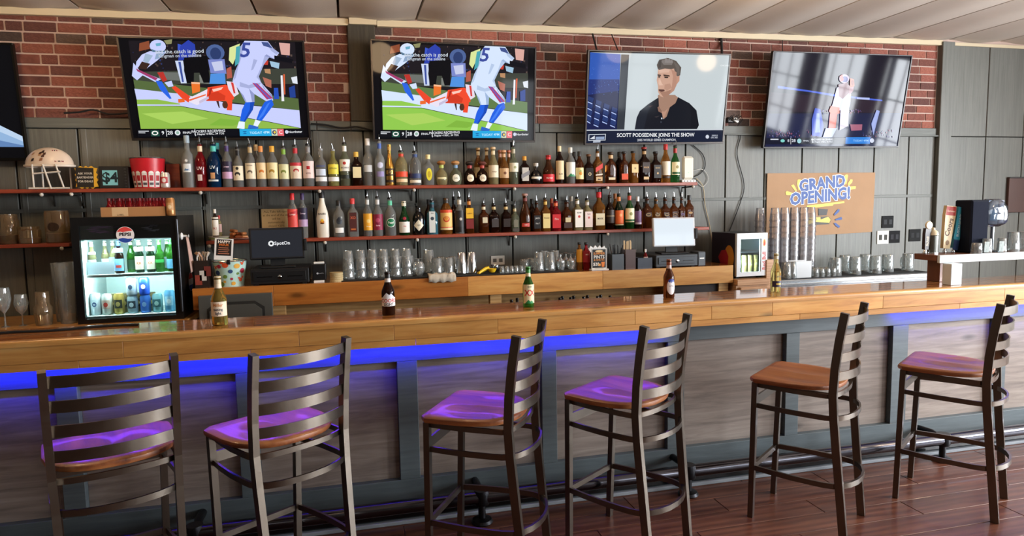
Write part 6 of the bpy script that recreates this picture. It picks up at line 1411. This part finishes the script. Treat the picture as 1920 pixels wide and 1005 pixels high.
sp = MB().box(-W2 - .004, -W2 - .0005, .022, D, .02, fh_).build('side_panel', plain('#241b28', .35), t)
a = Art(); a.ell(.10, fh_ * .46, .075, fh_ * .27, '#c8862c', 20); a.poly([(.12, fh_ * .26), (.23, fh_ * .28), (.27, fh_ * .44), (.22, fh_ * .6), (.15, fh_ * .62), (.11, fh_ * .48)], '#a8202c')
link('side_print', a.mesh('side_print', lambda u, v, k: (-W2 - .0046 - k, u + .0, v), PRINT), sp)
for sx in (-1, 1):
    for yy in (.04, D - .06): MB().box(sx * (W2 - .04) - .015, sx * (W2 - .04) + .015, yy, yy + .03, 0, .02).build('foot', RUBBER, t)
area('mini_fridge_light', (x0 + .03, 5.0, zc_ + fh_ * .5), (x1, 5.2, zc_ + fh_ * .45), .03, fh_ * .75, 2.5, (.85, 1, 1))
area('mini_fridge_light', ((x0 + x1) / 2, 5.0, zc_ + fh_ - .03), ((x0 + x1) / 2, 5.12, zc_), fw_ - .06, .03, 2.5, (.85, 1, 1))
for i in range(3): can('yellow slim can inside the mini fridge, %s from the left' % ORD[i], 0, zc_ + .041, 5.06, ('#efe7a0', '#e6dc8a', '#f6f0c0'), .15, .026, 'yellow cans in the mini fridge', x=(x0 + x1) / 2 - .015 + i * .055)
can('blue slim can inside the mini fridge', 0, zc_ + .041, 5.06, ('#2c5aa8', '#c9d2dc', '#c8402c'), .15, .026, None, x=(x0 + x1) / 2 - .072)
# steel counter with the cup stacks and mugs
ZS = at(1600, 519, Y=4.92).z
XS0, XS1 = at(1463, 525, Y=4.92).x, at(1752, 518, Y=4.92).x
t = thing('steel_counter', 'stainless steel bar sink counter at the right of the back bar', 'counter', ((XS0 + XS1) / 2, 4.92, 0)); w = XS1 - XS0
MB().box(-w / 2, w / 2, 0, .59, ZS - .03, ZS, .006).build('top', plain('#d5d9dc', .22, .9), t); MB().box(-w / 2, w / 2, -.004, .02, ZS - .06, ZS - .03, .006).build('front_rail', plain('#dfe3e6', .2, .9), t); MB().box(-w / 2, w / 2, .01, .59, 0, ZS - .061).build('skirt', plain('#b9bfc4', .3, .8), t)
MB().box(-w / 2 + .02, w / 2 - .02, .03, .4, ZS + .0003, ZS + .006).build('rubber_mat', RUBBER, t)
CUP = glassware('plastic_cup', [(.0475, 0), (.0505, .001), (.0505, .005), (.047, .007), (.046, .012), (.034, .118), (.031, .12), (0, .117)], 18, None, THINB)
ztop = at(1480, 389, Y=5.2).z
n = 10; dz = (ztop - ZS - .126) / (n - 1)
for k, (px, yy) in enumerate(((1452, 5.18), (1470, 5.2), (1488, 5.22), (1505, 5.2), (1519, 5.23), (1436, 5.3))):
    x = at(px, 460, Y=yy).x
    if k == 5: x = XS0 + .055
    for i in range(n):
        put(CUP, 'plastic_cup', 'clear plastic cup in the %s stack, %s from the bottom' % (('leftmost', 'second', 'third', 'fourth', 'rightmost', 'rear left')[k], ('first', 'second', 'third', 'fourth', 'fifth', 'sixth', 'seventh', 'eighth', 'ninth', 'topmost')[i]), 'cup', (max(x, XS0 + .052), yy, ZS + .006 + i * dz), 'stacked clear plastic cups')
xa, xb = at(1490, 505, Y=4.99).x, at(1520, 505, Y=4.99).x; h = at(1500, 491, Y=4.99).z - ZS
t = thing('napkin_holder', 'white napkin holder in front of the plastic cup stacks', 'napkins', ((xa + xb) / 2, 5.03, ZS + .006)); w = xb - xa
MB().box(-w / 2, w / 2, -.05, -.046, 0, h).box(-w / 2, w / 2, .046, .05, 0, h).box(-w / 2, w / 2, -.046, .046, 0, .004).build('frame', plain('#c9cdd0', .3), t)
for i in range(8):
    o = MB().box(-w * .46, w * .46, -.003, .003, .005, h * .96).build('napkin', WHITE, t); o.location = (0, -.038 + i * .0108, 0); o.rotation_euler = (0, .01 * (i % 3 - 1), 0)
for i, px in enumerate((1474, 1484)): put(PINT_IN, 'tumbler', 'clear tumbler left of the white napkin holder, %s one' % ('left', 'right')[i], 'glass', (at(px, 515, Y=5.0).x, 5.0, ZS + .006), 'tumblers by the napkin holder', s=1.2)
for i in range(8):
    px = 1528 + 9 * (i // 2); yy = 5.0 + .085 * (i % 2)
    put(ROCKS, 'rocks_glass', 'low rocks glass between napkin holder and mugs, %s row, %s from left' % (('front', 'rear')[i % 2], ORD[i // 2]), 'glass', (at(px, 512, Y=yy).x + .01 * (i // 2), yy, ZS + .006), 'rocks glasses on the steel counter', s=.82)
def mh(mb): mb.tube([(.043, 0, .025), (.07, 0, .035), (.078, 0, .07), (.07, 0, .11), (.04, 0, .12)], .007, 8)
MUG = glassware('beer_mug', [(.047, 0), (.049, .003), (.048, .02), (.046, .14), (.042, .152), (.04, .148), (0, .143)], 18, mh)
for i, (px, yy) in enumerate(((1566, 5.02), (1584, 5.2), (1603, 5.02), (1622, 5.2), (1641, 5.02), (1664, 5.1), (1702, 5.1))):
    put(MUG, 'beer_mug', 'upturned glass beer mug on the steel counter, %s from the left' % ('first', 'second', 'third', 'fourth', 'fifth', 'sixth', 'last')[i], 'mug', (at(px, 500, Y=yy).x, yy, ZS + .006), 'beer mugs on the steel counter', PI / 2, 1.06)
# kraft paper banner
p0, p1 = at(1437, 325, Y=WY), at(1640, 324, Y=WY); q0, q1 = at(1437, 447, Y=WY), at(1635, 439, Y=WY)
t = thing('paper_banner', 'brown kraft paper banner lettered grand opening taped to the grey wall', 'banner', (p0.x, WY - .008, q0.z))
W_, H_ = p1.x - p0.x, p0.z - q0.z; Hh = homog([(105, 95), (1475, 88), (1435, 858), (100, 905)], [(0, H_), (W_, H_), (W_ * .985, .03), (0, 0)])
mb = MB(); vs = []; n, m = 18, 8
def bend(x, y): return -.006 * math.sin(x / W_ * 9 + y * 3) * (.5 + .5 * math.sin(y / H_ * 7)) - .004
for j in range(m + 1):
    for i in range(n + 1):
        x, y = W_ * i / n * (1 - .015 * (1 - j / m)), H_ * j / m; vs.append((x, bend(x, y), y + .03 * (i / n) * (1 - j / m)))
mb.add(vs, [(j * (n + 1) + i, j * (n + 1) + i + 1, (j + 1) * (n + 1) + i + 1, (j + 1) * (n + 1) + i) for j in range(m) for i in range(n)])
mb.build('paper', plain('#a88462', .75, bump=.4, bscale=25, var=.12, name='kraft_paper'), t, True)
a = Art(); P = lambda s, c: a.poly([tuple(map(float, q.split(','))) for q in s.split()], c)
Yl, Bl = '#e3c84a', '#1c468f'
for s_ in ('470,230 480,175 515,172 530,200 505,310 490,310', '395,250 430,235 468,310 460,325 445,315', '328,335 345,318 445,352 440,372 340,370', '1068,120 1100,112 1110,130 1090,240 1065,235', '1105,235 1140,175 1172,180 1165,215 1120,262', '1100,300 1130,268 1215,265 1210,300 1120,312'): P(s_, Yl)
def shad(tx, x, y, s_, rot, sx):
    a.text(tx, x, y, s_, '#dfe6ee', .08, sx, rot, .12, -1); a.text(tx, x, y, s_, Bl, .045, sx, rot, .12, -1)
shad('GRAND', 785, 232, 205, .12, .80); shad('OPENING!', 765, 392, 205, .10, .80)
P('590,505 1065,455 1068,478 600,530', Yl); P('640,520 930,490 920,510 660,535', Yl)
P('600,650 870,645 905,690 880,745 600,752', '#2a2414'); P('600,656 868,651 898,690 876,739 600,745', '#dcc552')
a.text('ROOKIES', 735, 688, 78, '#2a2414', .02, .85, 0, 0, -1); a.text('SPORTS BAR', 745, 726, 34, '#2a2414', .01, .9, 0, 0, -1)
P('740,545 860,555 845,630 745,632', '#2a2826'); P('935,620 985,555 1008,560 1000,590 945,640', Bl); P('950,685 1030,655 1040,680 1030,692 960,700', Bl); P('935,735 960,730 1015,775 1000,798 960,770', Bl)
link('lettering', a.mesh('lettering', lambda x, y, k: (lambda u: (u[0], bend(u[0], u[1]) - .0022 - k, u[1]))(Hh(x, y)), PRINT, .00015), t)
# outlets on the wall
def plate(lab, pl, pr, top, bot, col, hole, yy=WY):
    a_, b_ = at(pl, top, Y=yy), at(pr, bot, Y=yy); w, h = b_.x - a_.x, a_.z - b_.z
    t = thing('wall_outlet', lab, 'outlet', ((a_.x + b_.x) / 2, yy - .008, b_.z), 0, 'wall outlet plates'); MB().box(-w / 2, w / 2, 0, .007, 0, h, .002).build('plate', plain(col, .75, 0, .2), t)
    for s_ in (-1, 1):
        o = MB().box(-w * .13, w * .13, -.002, 0, h * .3, h * .7, .001).build('socket', plain(hole, .75, 0, .2), t); o.location = (s_ * w * .22, 0, 0)
plate('black double wall outlet right of the paper banner', 1653, 1674, 405, 427, '#17181a', '#3c3f42')
plate('white double wall outlet below the black one', 1644, 1665, 433, 457, '#e3e2da', '#4a4a46')
plate('black wall switch plate right of the white outlet', 1666, 1686, 433, 455, '#121315', '#34363a')
plate('dark wall plate left of the corner post', 1704, 1725, 430, 452, '#1c1d1e', '#2f3133')
plate('white wall outlet behind the yellow squeezer', 920, 946, 480, 496, '#d9d6cc', '#6a6862')
# router and power strip at the right end of the upper shelf
x = at(1289, 320, Y=5.38).x
t = thing('power_strip', 'white power strip at the right end of the upper shelf', 'power strip', (x, 5.38, S1)); MB().box(-.065, .07, -.025, .025, 0, .025, .004).build('body', WHITE, t)
for i in range(4): MB().box(-.05 + i * .03, -.035 + i * .03, -.0262, -.0245, .008, .018).build('socket', plain('#77756f', .5), t)
h = at(1289, 293, Y=5.38).z - S1 - .026
t = thing('router', 'upright white rounded router on the power strip', 'router', (x, 5.38, S1 + .026)); MB().box(-.055, .055, -.02, .02, 0, h, .018).build('case', plain('#d8d3c4', .4), t); MB().lathe([(.004, 0), (.004, .002)], 8).xf(Matrix.Translation((0, -.0205, h * .3)) @ Matrix.Rotation(PI / 2, 4, 'X')).build('status_light', plain('#6fd08a', .3, emit=1), t)
def cable(lab, pts, r=.004, col='#141416', yy=WY - .012, name='hanging_cable'):
    P_ = []
    pp = [at(a_, b_, Y=(c_[0] if c_ else yy)) for a_, b_, *c_ in pts]
    for i in range(len(pp) - 1):
        q0, q1, q2, q3 = pp[max(i - 1, 0)], pp[i], pp[i + 1], pp[min(i + 2, len(pp) - 1)]
        for k in range(5):
            s_ = k / 5; P_.append(.5 * ((2 * q1) + (q2 - q0) * s_ + (2 * q0 - 5 * q1 + 4 * q2 - q3) * s_ ** 2 + (3 * q1 - q0 - 3 * q2 + q3) * s_ ** 3))
    P_.append(pp[-1])
    o = MB().tube(P_, r, 6).build(name, plain(col, .6), None, True); return tag(o, lab, 'cable', 'cables on the back wall')
cable('black cable looping from the interview television past the router', [(1299, 272), (1318, 290), (1322, 312), (1312, 326), (1300, 332)], .004)
cable('pale cable dropping from the power strip to the mini fridge', [(1305, 334), (1318, 350), (1322, 385), (1330, 420), (1338, 470)], .004, '#b8a888')
cable('white looped cable beside the router', [(1300, 320), (1318, 318), (1328, 335), (1318, 350), (1306, 340)], .003, '#c9c8c2')
cable('black cable dropping from the rightmost television to the mini fridge', [(1378, 235), (1388, 255), (1382, 290), (1395, 345), (1388, 380), (1365, 440)], .004)
cable('black cable bundle running along the ledge between the first televisions', [(583, 232, 5.47), (610, 234, 5.47), (640, 240, 5.47), (670, 238, 5.47), (700, 246, 5.47)], .008)
cable('black cable with loops on the ledge left of the football television', [(120, 212, 5.47), (150, 210, 5.47), (175, 206, 5.47), (205, 214, 5.47), (240, 212, 5.47)], .007)
cable('thick dark cable rising from the interview television to the ceiling, left', [(1110, 60), (1114, 75, 5.47), (1120, 98, 5.42)], .009)
cable('thin dark cable rising from the interview television to the ceiling, right', [(1145, 60), (1152, 78, 5.47), (1160, 98, 5.42)], .005)
cable('dark cable rising behind the right edge of the interview television', [(1352, 68), (1353, 85), (1354, 110, 5.45)], .011)
cable('thin cable rising to the ceiling above the rightmost television', [(1467, 72), (1467, 84), (1467, 100, 5.44)], .004)
t = thing('cable_box', 'tangle of adapters beside the interview television', 'adapter', (at(1374, 222, Y=5.46).x, 5.46, at(1374, 230, Y=5.46).z)); MB().box(-.05, .03, 0, .04, 0, .05, .006).build('adapter', plain('#17171a', .4), t); MB().box(-.02, .04, -.02, 0, .015, .05, .004).build('white_adapter', WHITE, t).rotation_euler = (0, .5, 0)
for i in range(5): MB().tube([(-.06 + .02 * i, .01, .01), (-.03 + .025 * i, -.03, .06 + .01 * (i % 2)), (.0 + .02 * i, -.025, .02), (.05, .0, .05 - .02 * i)], .004, 6).build('cord', RUBBER, t, True)

# ------------------------------------------------------------------ raised white shelf with the beer taps, right end of the bar
PZ0, PZ1 = 1.218, 1.268
x0 = at(1762, 485, Y=3.45).x
t = thing('raised_shelf', 'white painted raised shelf with white post standing on the bar at right', 'shelf', (x0, 3.45, BT))
MB().box(0, 1.6, 0, .02, PZ0 - BT, PZ1 - BT, .003).build('apron', plain('#cfdbe0', .45), t)
MB().box(0, 1.6, .021, .2, PZ0 - BT + .012, PZ1 - BT, .003).build('platform', wood('brown_shelf_side', '#5a3422', '#6f4430', '#80523c', .45, .1, (10, 1, 10), .05, .1, False), t)
xp = at(1789, 515, Y=3.40).x - x0
MB().box(xp - .043, xp + .043, -.068, -.001, .0005, PZ0 - BT + .0, .003).build('post', plain('#d3dee2', .45), t)
MB().box(at(1750, 505, Y=3.6).x - x0, at(1785, 505, Y=3.6).x - x0, .1, .2, .0005, PZ0 - BT + .011, .002).build('side_support', wood('brown_support', '#5a3422', '#6f4430', '#80523c', .45, .1, (10, 10, 1), .05, .1, False), t)
def top(px, py, yy): p = at(px, py, Y=yy); return p
# tap tower and handles
yy = 3.58
p = at(1748, 468, Y=yy)
t = thing('tap_tower', 'cream and steel beer tap tower on the raised shelf', 'tap tower', (at(1748, 468, Y=yy).x, yy, PZ1))
x0_ = p.x; h = at(1748, 427, Y=yy).z - PZ1
MB().lathe([(.034, 0), (.034, h * .7), (.03, h * .72)], 20).build('column', plain('#6a6c66', .3, .7), t, True); MB().lathe([(.034, 0), (.030, h * .12), (.014, h * .2), (.012, h * .28), (0, h * .29)], 20, cz=h * .72).build('cap', plain('#cdbf9f', .4), t, True); MB().lathe([(.04, 0), (.04, .012)], 20).build('base_ring', CHROME, t)
def handle(lab, px, py0, py1, wpx, yy, lean, col, art, disc=None):
    p = at(px, py0, Y=yy); h = at(px, py1, Y=yy).z - PZ1; w = wpx / ppm(px, yy)
    t = thing('beer_tap', lab, 'beer tap', (p.x, yy, PZ1), 0, 'beer tap handles on the raised shelf'); 
    MB().lathe([(.012, 0), (.014, .01), (.008, .025), (.007, .05)], 12).build('ferrule', CHROME, t, True)
    MB().prism([(-w * .32, .03), (w * .32, .03), (w * .5, h * .8), (w * .46, h), (-w * .46, h), (-w * .5, h * .8)], -.012, .012).build('paddle', plain(col, .4), t)
    a = Art(); art(a, w, h); link('print', a.mesh('print', FRONT(0, -.0125, 0), PRINT), t)
    if disc: MB().lathe([(.026, 0), (.028, .004), (.024, .012)], 20).xf(Matrix.Translation((0, -.004, h + .02)) @ Matrix.Rotation(PI / 2, 4, 'X')).build('badge', plain(disc, .4), t)
    t.rotation_euler = (0, lean, 0); return t
def a1(a, w, h): a.text('Schell', 0, h * .5, w * .6, '#d8cdb4', .02, 1, PI / 2)
def a2(a, w, h): a.rect(-w * .46, h * .8, w * .46, h * .985, '#a8322c'); a.text('Summer', 0, h * .89, w * .22, '#e6c8b0', .02); a.text('Coors', 0, h * .55, w * .62, '#5a3a24', .02, .9, PI / 2 - .2); a.ell(0, h * .22, w * .16, w * .2, '#7a5a34')
def a3(a, w, h): a.rect(-w * .44, h * .3, w * .44, h * .97, '#3f9fb4'); a.text('BUSCH LIGHT', 0, h * .6, w * .42, '#d6eaee', .02, .9, PI / 2); a.rect(-w * .36, h * .06, w * .36, h * .28, '#22365c')
handle('dark beer tap handle with round cream badge', 1734, 468, 428, 13, 3.58, .08, '#2c1c16', a1, '#d8c8a4')
handle('wide cream beer tap handle with red top and script lettering', 1771, 468, 386, 24, 3.60, .10, '#d2b98a', a2)
handle('turquoise and navy beer tap handle behind the cream one', 1787, 468, 388, 18, 3.60, .16, '#3a8fa4', a3)
# black machine and bagged dispenser
yy = 3.56
xa, xb = at(1806, 468, Y=yy).x, at(1838, 468, Y=yy).x; h = at(1815, 375, Y=yy).z - PZ1
t = thing('drink_machine', 'dark navy box shaped machine on the raised shelf', 'machine', ((xa + xb) / 2, yy, PZ1)); MB().box(-(xb - xa) / 2, (xb - xa) / 2, -.05, .08, 0, h, .008).build('case', plain('#161a26', .85, 0, .15), t); MB().box(-(xb - xa) / 2 + .008, (xb - xa) / 2 - .008, -.052, -.0505, .012, h - .012).build('front_panel', plain('#161a28', .9, 0, .1), t)
xa, xb = at(1840, 420, Y=yy).x, at(1882, 420, Y=yy).x; z0 = at(1860, 425, Y=yy).z; z1_ = at(1860, 373, Y=yy).z
t = thing('bagged_dispenser', 'clear bagged blue and white dispenser on a stem beside the dark machine', 'dispenser', ((xa + xb) / 2, yy, PZ1)); w = xb - xa
bg = MB(); vs = []; n, m = 20, 10; zb0, zb1 = z0 - PZ1, z1_ - PZ1; rr = random.Random(12)
for j in range(m + 1):
    v = j / m; q = .72 + .28 * math.sin(PI * min(v * 1.15, 1)) ** .4 if 0 < j < m else .45
    for i in range(n):
        a_ = 2 * PI * i / n; k = (abs(math.cos(a_)) ** 5 + abs(math.sin(a_)) ** 5) ** -.2; k *= q * rr.uniform(.93, 1.05)
        vs.append((w * .52 * k * math.cos(a_), .01 + .055 * k * math.sin(a_), zb0 + (zb1 - zb0) * v))
bg.add(vs, [(j * n + i, j * n + (i + 1) % n, (j + 1) * n + (i + 1) % n, (j + 1) * n + i) for j in range(m) for i in range(n)]).build('bag', thin_glass('clear_bag', '#e6eaee', .0, .08, .02, '#dfe6ee'), t, True); MB().box(-w * .34, w * .08, -.022, .035, z0 - PZ1 + .012, z1_ - PZ1 - .01).build('carton', plain('#8294ac', .8, 0, .2), t); MB().box(w * .1, w * .34, -.022, .035, z0 - PZ1 + .012, z1_ - PZ1 - .01).build('dark_carton', plain('#2a2c50', .5), t)
MB().box(-w * .28, 0, -.0235, -.0225, (z0 + z1_) / 2 - PZ1 - .05, (z0 + z1_) / 2 - PZ1 + .02).build('blue_label', plain('#6a94bc', .5), t); MB().lathe([(.05, 0), (.05, .008), (.012, .014), (.012, z0 - PZ1)], 16).build('stem', plain('#8f959c', .3, .6), t, True)
for i, px in enumerate((1826, 1845, 1868, 1893, 1912)):
    yk = 3.50 if i < 3 else 3.53
    put(PINT_IN if i else ROCKS, 'bar_glass', 'clear glass on the raised shelf, %s from the left' % ('first', 'second', 'third', 'fourth', 'fifth')[i], 'glass', (at(px, 462, Y=yk).x + (.02 if i == 2 else 0), yk - .02, PZ1), 'glasses on the raised shelf', s=.8 if i < 3 else 1.1)
    if i in (1, 2):
        x = at(px, 455, Y=yk).x + (.02 if i == 2 else 0); o = MB().box(-.02, .02, -.001, .001, 0, .07).build('paper_coaster', WHITE, None); o.location = (x, yk - .02, PZ1 + .004); o.rotation_euler = (0, .05, 0); tag(o, 'white card standing in the %s glass on the raised shelf' % ('second', 'third')[i - 1], 'card')
# brown framed board on the wall at the right edge
a_, b_ = at(1893, 332, Y=WY - .03), at(1990, 396, Y=WY - .03)
t = thing('brown_panel', 'brown board hung on the grey wall at the right edge of view', 'board', ((a_.x + b_.x) / 2, WY - .03, b_.z)); w, h = b_.x - a_.x, a_.z - b_.z
MB().box(-w / 2, w / 2, 0, .028, 0, h, .003).build('board', plain('#4a2f26', .5, var=.1), t); MB().box(-w / 2, w / 2, -.006, .0, h - .014, h, .002).build('top_strip', plain('#231a18', .5), t)
